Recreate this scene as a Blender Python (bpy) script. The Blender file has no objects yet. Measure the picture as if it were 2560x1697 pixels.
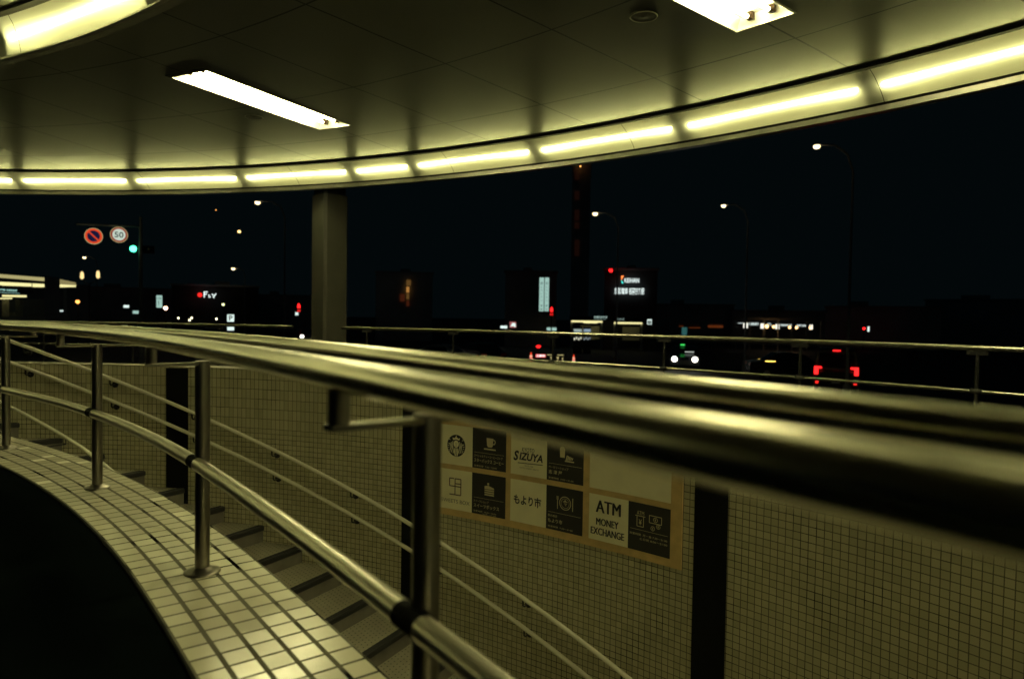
import bpy, math, random
from mathutils import Vector, Matrix
random.seed(7)
R = math.radians
scene = bpy.context.scene
COL = scene.collection

# ------------------------------------------------------------------ camera, world, exposure
CAM_Z = 1.12                      # camera height above the deck (deck = 0)
STREET = -1.93                    # street level below the deck
F = 1765.38                       # focal length in pixels of the 2560 px wide photograph
PITCH, ROLL = R(-1.7574), R(0.8674)
cp, sp, cr, sr = math.cos(PITCH), math.sin(PITCH), math.cos(ROLL), math.sin(ROLL)
FWD = Vector((0, cp, sp)); UP0 = Vector((0, -sp, cp)); RX = Vector((1, 0, 0))
RIGHT = RX * cr + UP0 * sr
UP = UP0 * cr - RX * sr
cam_d = bpy.data.cameras.new('camera'); cam = bpy.data.objects.new('camera', cam_d); COL.objects.link(cam)
M = Matrix((RIGHT, UP, -FWD)).transposed().to_4x4(); M.translation = Vector((0, 0, CAM_Z))
cam.matrix_world = M
cam_d.sensor_width = 36; cam_d.lens = F / 2560 * 36
cam_d.clip_start = 0.05; cam_d.clip_end = 3000
cam_d.dof.use_dof = True; cam_d.dof.focus_distance = 5.2; cam_d.dof.aperture_fstop = 1.9
scene.camera = cam

world = bpy.data.worlds.new('World'); scene.world = world; world.use_nodes = True
bg = world.node_tree.nodes['Background']
bg.inputs['Color'].default_value = (0.27, 0.66, 0.80, 1); bg.inputs['Strength'].default_value = 0.0012
scene.view_settings.view_transform = 'Standard'; scene.view_settings.look = 'None'
scene.view_settings.exposure = 1.5; scene.view_settings.gamma = 1.0
scene.cycles.use_denoising = True
scene.cycles.max_bounces = 8; scene.cycles.transparent_max_bounces = 8
scene.cycles.sample_clamp_indirect = 4.0; scene.cycles.sample_clamp_direct = 12.0; scene.cycles.blur_glossy = 1.0
scene.cycles.caustics_reflective = True

# strengths of the lamps of the place
TUBE = (0.98, 0.96, 0.37); TUBE_S = 10.5          # cove tubes (greenish yellow on this film)
DOWN = (1.0, 0.92, 0.42); DOWN_S = 36.0         # twin tube ceiling lights

# ------------------------------------------------------------------ projection helper (photo pixel + distance -> point)
def at(px, py, Y):
    """px, py on the 2366 px wide view of the photograph, Y = metres ahead of the camera"""
    x = (px * 2560 / 2366 - 1280) / F; y = -(py * 2560 / 2366 - 848.5) / F
    d = FWD + RIGHT * x + UP * y
    return Vector((0, 0, CAM_Z)) + d * (Y / d.y)
def size(n, Y): return n * 2560 / 2366 / F * Y

# ------------------------------------------------------------------ mesh helpers
class MB:
    def __init__(s): s.v = []; s.f = []; s.uv = []; s.sm = []; s.mi = []
    def add(s, vs, fs, uvs=None, smooth=False, mat=0):
        b = len(s.v); s.v += [tuple(p) for p in vs]
        for k, f in enumerate(fs):
            s.f.append([b + i for i in f]); s.sm.append(smooth); s.mi.append(mat)
            s.uv.append(uvs[k] if uvs else [(0, 0)] * len(f))
        return s
    def box(s, c, d, rz=0, mat=0, M=None):
        x, y, z = d[0] / 2, d[1] / 2, d[2] / 2
        vs = [Vector((a * x, b * y, e * z)) for a in (-1, 1) for b in (-1, 1) for e in (-1, 1)]
        m = Matrix.Translation(Vector(c)) @ Matrix.Rotation(rz, 4, 'Z') if M is None else M @ Matrix.Translation(Vector(c))
        vs = [m @ p for p in vs]
        return s.add(vs, [(0, 1, 3, 2), (4, 6, 7, 5), (0, 4, 5, 1), (2, 3, 7, 6), (0, 2, 6, 4), (1, 5, 7, 3)], mat=mat)
    def tube(s, pts, r, n=12, caps=True, mat=0, r2=None):
        pts = [Vector(p) for p in pts]; L = len(pts); vs = []; fs = []
        ref = None
        for i, p in enumerate(pts):
            t = (pts[min(i + 1, L - 1)] - pts[max(i - 1, 0)]).normalized()
            a = ref if ref is not None else (Vector((0, 0, 1)) if abs(t.z) < .9 else Vector((1, 0, 0)))
            u = (a - t * a.dot(t)).normalized(); w = t.cross(u); ref = u
            rr = r if r2 is None else r + (r2 - r) * i / max(L - 1, 1)
            for k in range(n):
                q = 2 * math.pi * k / n; vs.append(p + (u * math.cos(q) + w * math.sin(q)) * rr)
        for i in range(L - 1):
            for k in range(n):
                fs.append((i * n + k, i * n + (k + 1) % n, (i + 1) * n + (k + 1) % n, (i + 1) * n + k))
        s.add(vs, fs, smooth=True, mat=mat)
        if caps:
            s.add(vs[:n], [tuple(range(n))[::-1]], mat=mat); s.add(vs[-n:], [tuple(range(n))], mat=mat)
        return s
    def lathe(s, prof, o, n=20, mat=0, axis=None, smooth=True):
        """prof: (radius, height) list, revolved round the z axis at o"""
        o = Vector(o); vs = []; fs = []
        q = axis.to_track_quat('Z', 'Y') if axis is not None else None
        for r, z in prof:
            for k in range(n):
                a = 2 * math.pi * k / n; p = Vector((r * math.cos(a), r * math.sin(a), z))
                vs.append(o + (q @ p if q else p))
        for i in range(len(prof) - 1):
            for k in range(n): fs.append((i * n + k, i * n + (k + 1) % n, (i + 1) * n + (k + 1) % n, (i + 1) * n + k))
        s.add(vs, fs, smooth=smooth, mat=mat)
        if prof[0][0] > 1e-4: s.add(vs[:n], [tuple(range(n))[::-1]], mat=mat)
        if prof[-1][0] > 1e-4: s.add(vs[-n:], [tuple(range(n))], mat=mat)
        return s
    def arc(s, c, prof, a0, a1, n, mat=0, uvdeg=False, smooth=False, flip=False):
        """sweep a profile of (radius, z) points round c from azimuth a0 to a1 (degrees); uv in metres (or degrees, radius)"""
        L = len(prof); vs = []; fs = []; uvs = []
        acc = [0.0]
        for i in range(1, L): acc.append(acc[-1] + math.hypot(prof[i][0] - prof[i - 1][0], prof[i][1] - prof[i - 1][1]))
        for k in range(n + 1):
            a = a0 + (a1 - a0) * k / n
            for r, z in prof: vs.append((c[0] + r * math.cos(R(a)), c[1] + r * math.sin(R(a)), z))
        for k in range(n):
            for i in range(L - 1):
                q = [k * L + i, (k + 1) * L + i, (k + 1) * L + i + 1, k * L + i + 1]
                def U(j, i):
                    a = a0 + (a1 - a0) * j / n
                    return (a, prof[i][0]) if uvdeg else (R(a) * prof[0][0], acc[i])
                w = [U(k, i), U(k + 1, i), U(k + 1, i + 1), U(k, i + 1)]
                if flip: q, w = q[::-1], w[::-1]
                fs.append(q); uvs.append(w)
        return s.add(vs, fs, uvs, smooth=smooth, mat=mat)
    def curb(s, prof, a0, a1, n, mat=0):
        """sweep a profile along the curb line; uv in metres"""
        L = len(prof); acc = [0.0]; vs = []; fs = []; uvs = []
        for i in range(1, L): acc.append(acc[-1] + math.hypot(prof[i][0] - prof[i - 1][0], prof[i][1] - prof[i - 1][1]))
        az = [a0 + (a1 - a0) * k / n for k in range(n + 1)]
        for a in az:
            for r, z in prof: vs.append(PC(r, a, z))
        for k in range(n):
            for i in range(L - 1):
                fs.append([k * L + i, (k + 1) * L + i, (k + 1) * L + i + 1, k * L + i + 1])
                uvs.append([(PCs(0, az[k]), acc[i]), (PCs(0, az[k + 1]), acc[i]), (PCs(0, az[k + 1]), acc[i + 1]), (PCs(0, az[k]), acc[i + 1])])
        return s.add(vs, fs, uvs, mat=mat)
    def build(s, name, mats, parent=None):
        vv = s.v
        if parent is not None:          # world coordinates -> the parent's own space
            W = Matrix.Identity(4); q = parent
            while q is not None: W = q.matrix_basis @ W; q = q.parent
            W = W.inverted(); vv = [tuple(W @ Vector(p)) for p in s.v]
        me = bpy.data.meshes.new(name); me.from_pydata(vv, [], s.f)
        ul = me.uv_layers.new(name='UVMap')
        flat = [c for f in s.uv for uv in f for c in uv]
        ul.data.foreach_set('uv', flat)
        me.polygons.foreach_set('use_smooth', s.sm); me.polygons.foreach_set('material_index', s.mi)
        for m in (mats if isinstance(mats, (list, tuple)) else [mats]): me.materials.append(m)
        me.update()
        o = bpy.data.objects.new(name, me); COL.objects.link(o)
        if parent is not None: o.parent = parent
        return o
def tag(o, label=None, cat=None, group=None, kind=None):
    if label: o['label'] = label
    if cat: o['category'] = cat
    if group: o['group'] = group
    if kind: o['kind'] = kind
    return o
def empty(name, loc, label, cat, group=None, rz=0):
    o = bpy.data.objects.new(name, None); COL.objects.link(o); o.location = loc; o.rotation_euler = (0, 0, rz)
    o.empty_display_size = .2
    return tag(o, label, cat, group)
def kids(o): return [c for c in bpy.data.objects if c.parent == o]
def copy_tree(o, parent=None):
    c = o.copy(); COL.objects.link(c)
    if parent is not None: c.parent = parent
    for ch in kids(o): copy_tree(ch, c)
    return c
def pol(c, r, a, z=0): return Vector((c[0] + r * math.cos(R(a)), c[1] + r * math.sin(R(a)), z))
AZT = 38.0                    # the curb and its railing run straight on from here to the right
def PC(r, a, z=0.0):
    if a >= AZT: return pol(C2, r, a, z)
    q = pol(C2, r, AZT, z); t = 14.63 * math.tan(R(AZT - a))
    return q + Vector((math.sin(R(AZT)), -math.cos(R(AZT)), 0)) * t - Vector((math.cos(R(AZT)), math.sin(R(AZT)), 0)) * (t * t / 80)
def PCdir(a): return Vector((math.cos(R(max(a, AZT))), math.sin(R(max(a, AZT))), 0))
def PCs(r, a):                # running length along the path
    return R(a - AZT) * 14.63 if a >= AZT else -14.63 * math.tan(R(AZT - a))
def curbpts(r, a0, a1, n, z): return [PC(r, a0 + (a1 - a0) * k / n, z) for k in range(n + 1)]
def arcpts(c, r, a0, a1, n, z=0.0, z1=None):
    z1 = z if z1 is None else z1
    return [pol(c, r, a0 + (a1 - a0) * k / n, z + (z1 - z) * k / n) for k in range(n + 1)]

# ------------------------------------------------------------------ materials
def mat(name, col, rough=.5, metal=0.0, noise=0.0, nscale=6.0, bump=0.0, bscale=80.0, spec=.5, rvar=0.0):
    m = bpy.data.materials.new(name); m.use_nodes = True; nt = m.node_tree; b = nt.nodes['Principled BSDF']
    b.inputs['Base Color'].default_value = (*col, 1); b.inputs['Roughness'].default_value = rough
    b.inputs['Metallic'].default_value = metal; b.inputs['Specular IOR Level'].default_value = spec
    tc = nt.nodes.new('ShaderNodeTexCoord')
    if noise or rvar:
        n = nt.nodes.new('ShaderNodeTexNoise'); n.inputs['Scale'].default_value = nscale; n.inputs['Detail'].default_value = 6
        nt.links.new(tc.outputs['Object'], n.inputs['Vector'])
        if noise:
            mp = nt.nodes.new('ShaderNodeMapRange'); mp.inputs[1].default_value = .3; mp.inputs[2].default_value = .7
            mp.inputs[3].default_value = 1 - noise; mp.inputs[4].default_value = 1 + noise
            nt.links.new(n.outputs['Fac'], mp.inputs[0])
            mx = nt.nodes.new('ShaderNodeVectorMath'); mx.operation = 'SCALE'; mx.inputs[0].default_value = col
            nt.links.new(mp.outputs[0], mx.inputs['Scale']); nt.links.new(mx.outputs[0], b.inputs['Base Color'])
        if rvar:
            mp = nt.nodes.new('ShaderNodeMapRange'); mp.inputs[1].default_value = .3; mp.inputs[2].default_value = .7
            mp.inputs[3].default_value = max(.02, rough - rvar); mp.inputs[4].default_value = rough + rvar
            nt.links.new(n.outputs['Fac'], mp.inputs[0]); nt.links.new(mp.outputs[0], b.inputs['Roughness'])
    if bump:
        n2 = nt.nodes.new('ShaderNodeTexNoise'); n2.inputs['Scale'].default_value = bscale; n2.inputs['Detail'].default_value = 3
        nt.links.new(tc.outputs['Object'], n2.inputs['Vector'])
        bp = nt.nodes.new('ShaderNodeBump'); bp.inputs['Strength'].default_value = bump; bp.inputs['Distance'].default_value = .01
        nt.links.new(n2.outputs['Fac'], bp.inputs['Height']); nt.links.new(bp.outputs[0], b.inputs['Normal'])
    return m
def emis(name, col, s):
    m = bpy.data.materials.new(name); m.use_nodes = True; nt = m.node_tree; b = nt.nodes['Principled BSDF']
    b.inputs['Base Color'].default_value = (.3, .3, .3, 1); b.inputs['Roughness'].default_value = .4
    b.inputs['Emission Color'].default_value = (*col, 1); b.inputs['Emission Strength'].default_value = s
    return m
class NT:
    """tiny node-writing helper"""
    def __init__(s, m): s.nt = m.node_tree
    def m(s, op, a, b=0.0, c=None):
        n = s.nt.nodes.new('ShaderNodeMath'); n.operation = op
        for i, v in enumerate((a, b, c)):
            if v is None: continue
            if isinstance(v, (int, float)): n.inputs[i].default_value = v
            else: s.nt.links.new(v, n.inputs[i])
        return n.outputs[0]
    def uv(s):
        n = s.nt.nodes.new('ShaderNodeUVMap'); n.uv_map = 'UVMap'
        q = s.nt.nodes.new('ShaderNodeSeparateXYZ'); s.nt.links.new(n.outputs[0], q.inputs[0]); return q.outputs[0], q.outputs[1]
    def line(s, u, pitch, half):
        """1 on grout lines at multiples of pitch"""
        f = s.m('FRACT', s.m('DIVIDE', u, pitch))
        d = s.m('MINIMUM', f, s.m('SUBTRACT', 1.0, f))
        return s.m('LESS_THAN', d, half / pitch)
    def rnd(s, a, b):
        n = s.nt.nodes.new('ShaderNodeTexWhiteNoise'); n.noise_dimensions = '2D'
        c = s.nt.nodes.new('ShaderNodeCombineXYZ'); s.nt.links.new(a, c.inputs[0]); s.nt.links.new(b, c.inputs[1])
        s.nt.links.new(c.outputs[0], n.inputs['Vector']); return n.outputs[0]
    def noise(s, sc, det=4):
        tc = s.nt.nodes.new('ShaderNodeTexCoord'); n = s.nt.nodes.new('ShaderNodeTexNoise')
        n.inputs['Scale'].default_value = sc; n.inputs['Detail'].default_value = det
        s.nt.links.new(tc.outputs['Object'], n.inputs['Vector']); return n.outputs['Fac']
    def mixc(s, f, a, b):
        n = s.nt.nodes.new('ShaderNodeMix'); n.data_type = 'RGBA'
        s.nt.links.new(f, n.inputs[0]) if not isinstance(f, (int, float)) else None
        for i, v in ((6, a), (7, b)):
            if isinstance(v, tuple): n.inputs[i].default_value = (*v, 1)
            else: s.nt.links.new(v, n.inputs[i])
        return n.outputs[2]
    def scale(s, col, f):
        n = s.nt.nodes.new('ShaderNodeVectorMath'); n.operation = 'SCALE'
        if isinstance(col, tuple): n.inputs[0].default_value = col
        else: s.nt.links.new(col, n.inputs[0])
        s.nt.links.new(f, n.inputs['Scale']); return n.outputs[0]
    def bump(s, h, strength, dist, b):
        n = s.nt.nodes.new('ShaderNodeBump'); n.inputs['Strength'].default_value = strength; n.inputs['Distance'].default_value = dist
        s.nt.links.new(h, n.inputs['Height']); s.nt.links.new(n.outputs[0], b.inputs['Normal'])

def tile_mat(name, col, grout, rough, pu, pv, hu, hv, var, dirt, rough_g=.8, two=None, rv=0.0, spec=.5):
    """glazed tiles: uv in metres; two=(v_split, pv_above): other tile height above v_split"""
    m = bpy.data.materials.new(name); m.use_nodes = True; h = NT(m); b = m.node_tree.nodes['Principled BSDF']; L = m.node_tree.links
    u, v = h.uv()
    lu = h.line(u, pu, hu); lv = h.line(v, pv, hv); iv = h.m('FLOOR', h.m('DIVIDE', v, pv))
    if two:
        up = h.m('GREATER_THAN', v, two[0] - .0001)
        lv2 = h.line(v, two[1], hv); iv2 = h.m('FLOOR', h.m('DIVIDE', v, two[1]))
        lv = h.m('ADD', h.m('MULTIPLY', up, lv2), h.m('MULTIPLY', h.m('SUBTRACT', 1.0, up), lv))
        iv = h.m('ADD', h.m('MULTIPLY', up, h.m('ADD', iv2, 500.0)), h.m('MULTIPLY', h.m('SUBTRACT', 1.0, up), iv))
    g = h.m('MAXIMUM', lu, lv); iu = h.m('FLOOR', h.m('DIVIDE', u, pu))
    r = h.rnd(iu, iv); n = h.noise(1.7, 5)
    f = h.m('ADD', h.m('MULTIPLY', h.m('SUBTRACT', r, .5), var), h.m('ADD', 1.0, h.m('MULTIPLY', h.m('SUBTRACT', n, .5), dirt)))
    c = h.scale(col, f)
    # grout is not equally dirty everywhere
    n2 = h.noise(3.1, 4)
    gm = h.m('MULTIPLY', g, h.m('MINIMUM', 1.0, h.m('MAXIMUM', .75, h.m('MULTIPLY', h.m('SUBTRACT', n2, .2), 2.2))))
    L.new(h.mixc(gm, c, grout), b.inputs['Base Color'])
    r2 = h.rnd(h.m('ADD', iu, 17.0), iv)
    rr = h.m('ADD', rough, h.m('MULTIPLY', h.m('SUBTRACT', r2, .5), rv))
    L.new(h.m('ADD', h.m('MULTIPLY', g, rough_g), h.m('MULTIPLY', h.m('SUBTRACT', 1.0, g), rr)), b.inputs['Roughness'])
    L.new(h.m('MULTIPLY', h.m('SUBTRACT', 1.0, g), spec), b.inputs['Specular IOR Level'])
    # each tile sits at a slightly different tilt; grout is recessed
    fu = h.m('FRACT', h.m('DIVIDE', u, pu))
    tilt = h.m('MULTIPLY', h.m('SUBTRACT', r2, .5), h.m('MULTIPLY', fu, .25))
    h.bump(h.m('ADD', h.m('SUBTRACT', 1.0, g), tilt), .35, .003, b)
    return m

steel = mat('brushed stainless steel', (.55, .52, .44), .225, 1.0, noise=.04, nscale=16, rvar=.03)
rail_satin = mat('satin bright handrail', (.93, .90, .78), .22, .25)
mid_steel = mat('dull stainless middle rail', (.46, .435, .37), .31, 1.0, noise=.05, nscale=14)
steel_post = mat('satin steel post', (.26, .24, .21), .36, 1.0, noise=.05, nscale=7)
dark_steel = mat('dark painted steel', (.014, .014, .014), .5, 0, noise=.2, spec=.25)
collar_m = mat('black rubber collar', (.004, .004, .004), .8, spec=.05)
wall_tile = tile_mat('glazed wall tile', (.47, .445, .31), (.012, .011, .009), .28, .05, .05, .0027, .0027, .14, .45, two=(2.40, .10), rv=.12)
curb_tile = tile_mat('cream curb tile', (.60, .57, .46), (.005, .0045, .004), .2, .103, .097, .0062, .0085, .16, .3, rv=.16, spec=.34)
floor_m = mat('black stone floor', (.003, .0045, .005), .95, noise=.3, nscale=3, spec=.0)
deck_m = mat('dark asphalt deck', (.03, .03, .03), .85, noise=.25, bump=.2, spec=.2)
asphalt = mat('asphalt', (.045, .045, .047), .8, noise=.25, nscale=2, bump=.3, spec=.3)
panel_dark = mat('charcoal stone panel', (.004, .005, .0055), .6, noise=.2, spec=.12)
grey_paint = mat('grey painted steel column', (.055, .053, .042), .45, noise=.12, nscale=3, bump=.05, bscale=30)
alu = mat('satin aluminium trim', (.55, .53, .48), .35, .8, noise=.1)
shadow_gap = mat('dark recess and shade bar', (.022, .017, .011), .8)
white_reflector = mat('white enamel reflector', (.82, .81, .76), .35, noise=.06)
cove_inside = mat('grey cove lining', (.22, .21, .18), .6, noise=.2)  # lining darkened to keep the glow close to the tubes
roof_m = mat('roof membrane', (.12, .12, .12), .8)
nosing_m = mat('black rubber nosing', (.014, .014, .014), .55, bump=.3)
socket_m = mat('aged lamp socket', (.02, .010, .004), .5, noise=.3, nscale=40, spec=.1)
tube_m = emis('lit cove tube', TUBE, TUBE_S)
down_m = emis('lit ceiling tube', DOWN, DOWN_S)
concrete = mat('dark concrete', (.09, .09, .09), .8, noise=.25, nscale=.6)
bld_m = mat('unlit facade', (.42, .43, .44), .8, noise=.2, nscale=.3, spec=.2)
bld_roof = mat('unlit roof', (.35, .35, .36), .9)
galv = mat('galvanised grey steel', (.28, .285, .29), .8, noise=.1, spec=.1)
bld_dark = mat('dark unlit facade', (.07, .072, .075), .85, noise=.2, nscale=.3, spec=.1)
black = mat('matt black', (.01, .01, .011), .6)

# ceiling: large satin aluminium panels, joints along rings and radii (uv = degrees, radius)
def ceiling_mat():
    m = bpy.data.materials.new('satin ceiling panel'); m.use_nodes = True; h = NT(m); b = m.node_tree.nodes['Principled BSDF']; L = m.node_tree.links
    a, r = h.uv()
    az = h.m('SUBTRACT', a, 40.92 - 5.59 * 20); f = h.m('FRACT', h.m('DIVIDE', az, 5.59))
    d = h.m('MULTIPLY', h.m('MINIMUM', f, h.m('SUBTRACT', 1.0, f)), h.m('MULTIPLY', r, 5.59 * math.pi / 180))
    l1 = h.m('LESS_THAN', d, .011)
    rr = h.m('SUBTRACT', r, 17.475 - 1.875 * 8); l2 = h.line(rr, 1.875, .011)
    g = h.m('MAXIMUM', l1, l2)
    rn = h.rnd(h.m('FLOOR', h.m('DIVIDE', az, 5.59)), h.m('FLOOR', h.m('DIVIDE', rr, 1.875)))
    n = h.noise(.9, 5); n2 = h.noise(26, 3)
    s = h.m('ADD', h.m('MULTIPLY', h.m('SUBTRACT', rn, .5), .14), h.m('ADD', .78, h.m('ADD', h.m('MULTIPLY', n, .34), h.m('MULTIPLY', n2, .12))))
    L.new(h.mixc(g, h.scale((.20, .197, .158), s), (.006, .005, .004)), b.inputs['Base Color'])
    b.inputs['Metallic'].default_value = .55
    L.new(h.m('ADD', .37, h.m('MULTIPLY', h.m('SUBTRACT', rn, .5), .06)), b.inputs['Roughness'])
    h.bump(h.m('SUBTRACT', 1.0, g), .4, .004, b)
    return m
ceil_m = ceiling_mat()
# frosted acrylic: tubes glow through it
def diffuser_mat():
    m = bpy.data.materials.new('frosted acrylic'); m.use_nodes = True; nt = m.node_tree; nt.nodes.clear()
    o = nt.nodes.new('ShaderNodeOutputMaterial'); tr = nt.nodes.new('ShaderNodeBsdfTranslucent'); tp = nt.nodes.new('ShaderNodeBsdfTransparent')
    df = nt.nodes.new('ShaderNodeBsdfDiffuse'); a = nt.nodes.new('ShaderNodeMixShader'); c = nt.nodes.new('ShaderNodeMixShader')
    tr.inputs[0].default_value = (.9, .89, .82, 1); df.inputs[0].default_value = (.8, .79, .72, 1); tp.inputs[0].default_value = (1, 1, .97, 1)
    a.inputs[0].default_value = .3; nt.links.new(tr.outputs[0], a.inputs[1]); nt.links.new(df.outputs[0], a.inputs[2])
    c.inputs[0].default_value = .30; nt.links.new(a.outputs[0], c.inputs[1]); nt.links.new(tp.outputs[0], c.inputs[2])
    nt.links.new(c.outputs[0], o.inputs[0]); return m
diffuser = diffuser_mat()

def tread_mat():
    m = bpy.data.materials.new('studded stair tread'); m.use_nodes = True; h = NT(m); b = m.node_tree.nodes['Principled BSDF']; L = m.node_tree.links
    u, v = h.uv()
    p = .05
    iv = h.m('FLOOR', h.m('DIVIDE', v, p)); off = h.m('MULTIPLY', h.m('MODULO', iv, 2.0), .5)
    fu = h.m('SUBTRACT', h.m('FRACT', h.m('ADD', h.m('DIVIDE', u, p), off)), .5); fv = h.m('SUBTRACT', h.m('FRACT', h.m('DIVIDE', v, p)), .5)
    d = h.m('SQRT', h.m('ADD', h.m('MULTIPLY', fu, fu), h.m('MULTIPLY', fv, fv)))
    dot = h.m('LESS_THAN', d, .13)
    n = h.noise(5, 6); s = h.m('ADD', .75, h.m('MULTIPLY', n, .5))
    L.new(h.mixc(dot, h.scale((.33, .31, .235), s), (.02, .018, .016)), b.inputs['Base Color']); b.inputs['Roughness'].default_value = .6
    return m
tread_m = tread_mat()

# ------------------------------------------------------------------ the place in plan
C = (-10.3847, -4.2027)       # centre of the round canopy
C2 = (-12.80, -6.05)          # centre of the curb, the near railing and the inner side of the stair
CW = (-5.10, -1.65)           # centre of the outer stair wall
RW = 9.20
H = lambda h: CAM_Z + h       # height given relative to the camera
CEIL = H(2.868)

# ground: the street as one sheet with a round opening where the station stands
mb = MB()
mb.arc(C, [(20.2, STREET), (60, STREET), (200, STREET), (1500, STREET)], 0, 360, 96)
tag(mb.build('street', asphalt), kind='structure')
# raised deck round the stairwell (outside the wall, up to the edge under the canopy)
def ray_wall(a, r):
    """distance from C along azimuth a to the wall circle of radius r"""
    d = Vector((math.cos(R(a)), math.sin(R(a)))); e = Vector(C) - Vector(CW)
    b = e.dot(d); q = b * b - (e.dot(e) - r * r)
    return -b + math.sqrt(q) if q > 0 else None
vs = []; fs = []; A = [-50 + 2 * k for k in range(96)]
for a in A:
    r0 = ray_wall(a, RW + .30) or 15.0
    r0 = max(r0, 14.0)
    vs += [pol(C, r0, a, 0), pol(C, 19.9, a, 0), pol(C, 19.9, a, STREET - .1)]
for k in range(len(A) - 1):
    i = 3 * k; fs += [(i, i + 1, i + 4, i + 3), (i + 1, i + 2, i + 5, i + 4)]
tag(MB().add(vs, fs).build('deck', deck_m), kind='structure')
# inner floor inside the curb
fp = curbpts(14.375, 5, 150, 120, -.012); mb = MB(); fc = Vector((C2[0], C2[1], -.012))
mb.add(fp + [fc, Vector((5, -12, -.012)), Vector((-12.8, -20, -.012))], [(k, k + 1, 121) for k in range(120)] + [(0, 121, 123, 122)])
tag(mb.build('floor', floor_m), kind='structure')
# sheet below everything so the stairwell has a bottom
mb = MB(); mb.arc(C, [(19.9, -6.2), (.1, -6.2)], 0, 360, 64)
tag(mb.build('stairwell_floor', concrete), kind='structure')
# pavement with a kerb in front of the deck
mb = MB(); mb.arc(C, [(19.9, STREET + .14), (23.0, STREET + .14), (23.03, STREET + .12), (23.03, STREET - .05)], -40, 150, 96)
tag(mb.build('pavement', concrete), kind='structure')

# ------------------------------------------------------------------ curb (tiled parapet top between floor and stair)
cb = empty('tiled_curb', pol(C2, 14.6, 45), 'curved curb of square cream tiles along the top of the stair', 'curb')
CA0, CA1 = 12, 82
top = MB(); top.curb([(14.383, 0.0), (14.868, 0.0)], CA0, CA1, 220)
top.build('curb_top', curb_tile, cb)
side = MB(); side.curb([(14.868, 0.0), (14.874, -.006), (14.874, -4.6)], CA0, CA1, 160)
side.build('curb_side', wall_tile, cb)
inner = MB(); inner.curb([(14.375, -.06), (14.375, -.004), (14.383, 0.0)], CA0, CA1, 160)
inner.build('curb_edge', panel_dark, cb)

# ------------------------------------------------------------------ outer stair wall
W0, W1 = 8, 108
RIM = H(-.57)
wl = empty('stair_wall', pol(CW, RW, 60), 'curved stair wall of small glazed tiles with dark stone strips', 'wall')
mb = MB()
zb = RIM - 3.0
prof = [(RW, zb), (RW, RIM)]          # v = 0 at the bottom, 3.0 at the rim; tall tiles above v = 2.4
mb.arc(CW, prof, W0, W1, 220, flip=True)
mb.arc(CW, [(RW, -6.2), (RW, zb)], W0, W1, 220, flip=True)
mb.arc(CW, [(RW + .25, RIM), (RW + .25, -.1)], W0, W1, 120, flip=True)
mb.build('tile_face', wall_tile, wl)
mb = MB(); mb.arc(CW, [(RW + .26, RIM - .002), (RW - .006, RIM - .002), (RW - .006, RIM + .004), (RW + .26, RIM + .004), (RW + .26, RIM - .002)], W0, W1, 200)
mb.build('coping', mat('weathered coping', (.2, .19, .15), .6), wl)
for ac in (97.5, 80.07, 62.72, 45.04, 27.6):
    hw = .79 if ac != 62.72 else .88
    mb = MB(); mb.arc(CW, [(RW - .008, RIM - .012), (RW - .008, -6.2)], ac - hw, ac + hw, 4)
    mb.arc(CW, [(RW - .008, RIM - .012), (RW + .01, RIM - .012)], ac - hw, ac + hw, 4)
    for s_ in (-1, 1):
        p = [pol(CW, RW - .008, ac + s_ * hw, RIM - .012), pol(CW, RW + .01, ac + s_ * hw, RIM - .012), pol(CW, RW + .01, ac + s_ * hw, -6.2), pol(CW, RW - .008, ac + s_ * hw, -6.2)]
        mb.add(p, [(0, 1, 2, 3)])
    mb.build('stone_strip', panel_dark, wl)

# ------------------------------------------------------------------ the stair
st = empty('staircase', pol(CW, 8, 68, H(-2.2)), 'curving stair of studded treads with black nosings going down beside the wall', 'staircase')
def sp_wall(k): return pol(CW, RW, 73.74 - 2.9 * k)
def sp_curb(k): return PC(14.872, 50.96 - 1.9 * k)
def sz(k): return H(-2.17 - .16 * k)
riser_m = mat('shaded riser', (.13, .12, .10), .6, noise=.2)  # shade on the risers is put into their colour
def SP(k, t, z):
    q = sp_curb(k).lerp(sp_wall(k), t); return Vector((q.x, q.y, z))
for k in range(-6, 14):
    z = sz(k)
    def Q(e, t, zz):              # e metres from the front edge back towards the riser above
        a, b = SP(k, t, zz), SP(k - 1, t, zz); return a + (b - a).normalized() * e
    a, b, c, d = SP(k - 1, 0, z), SP(k - 1, 1, z), SP(k, 1, z), SP(k, 0, z)
    wd = (b - a).length; dp = (d - a).length
    tr = MB(); tr.add([a, b, c, d], [(0, 1, 2, 3)], [[(0, k * .7), (wd, k * .7), (wd, k * .7 + dp), (0, k * .7 + dp)]])
    so = tr.build('step', tread_m, st)
    ri = MB(); ri.add([SP(k, 0, z - .045), SP(k, 1, z - .045), SP(k, 1, z - .16), SP(k, 0, z - .16)], [(0, 1, 2, 3)]); ri.build('riser', riser_m, so)
    prof = [(.062, 0), (.060, .004), (.050, .004), (.047, .008), (.043, .004), (.034, .004), (.031, .008), (.027, .004), (.018, .004), (.014, .008), (.010, .004), (-.004, .003), (-.012, -.006), (-.012, -.040), (-.006, -.046), (0, -.046)]
    vs = []
    for e, hh in prof: vs += [Q(e, 0, z + hh), Q(e, 1, z + hh)]
    no = MB(); no.add(vs, [(2 * i, 2 * i + 1, 2 * i + 3, 2 * i + 2) for i in range(len(prof) - 1)]); no.build('nosing', nosing_m, so)
mb = MB()
zt = sz(-7) ; lw = []
pts_c = [PC(14.872, 50.96 + 1.9 * 7 + 1.5 * i, 0) for i in range(14)]; pts_w = [pol(CW, RW, 73.74 + 2.9 * 7 + 1.2 * i, 0) for i in range(14)]
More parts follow.
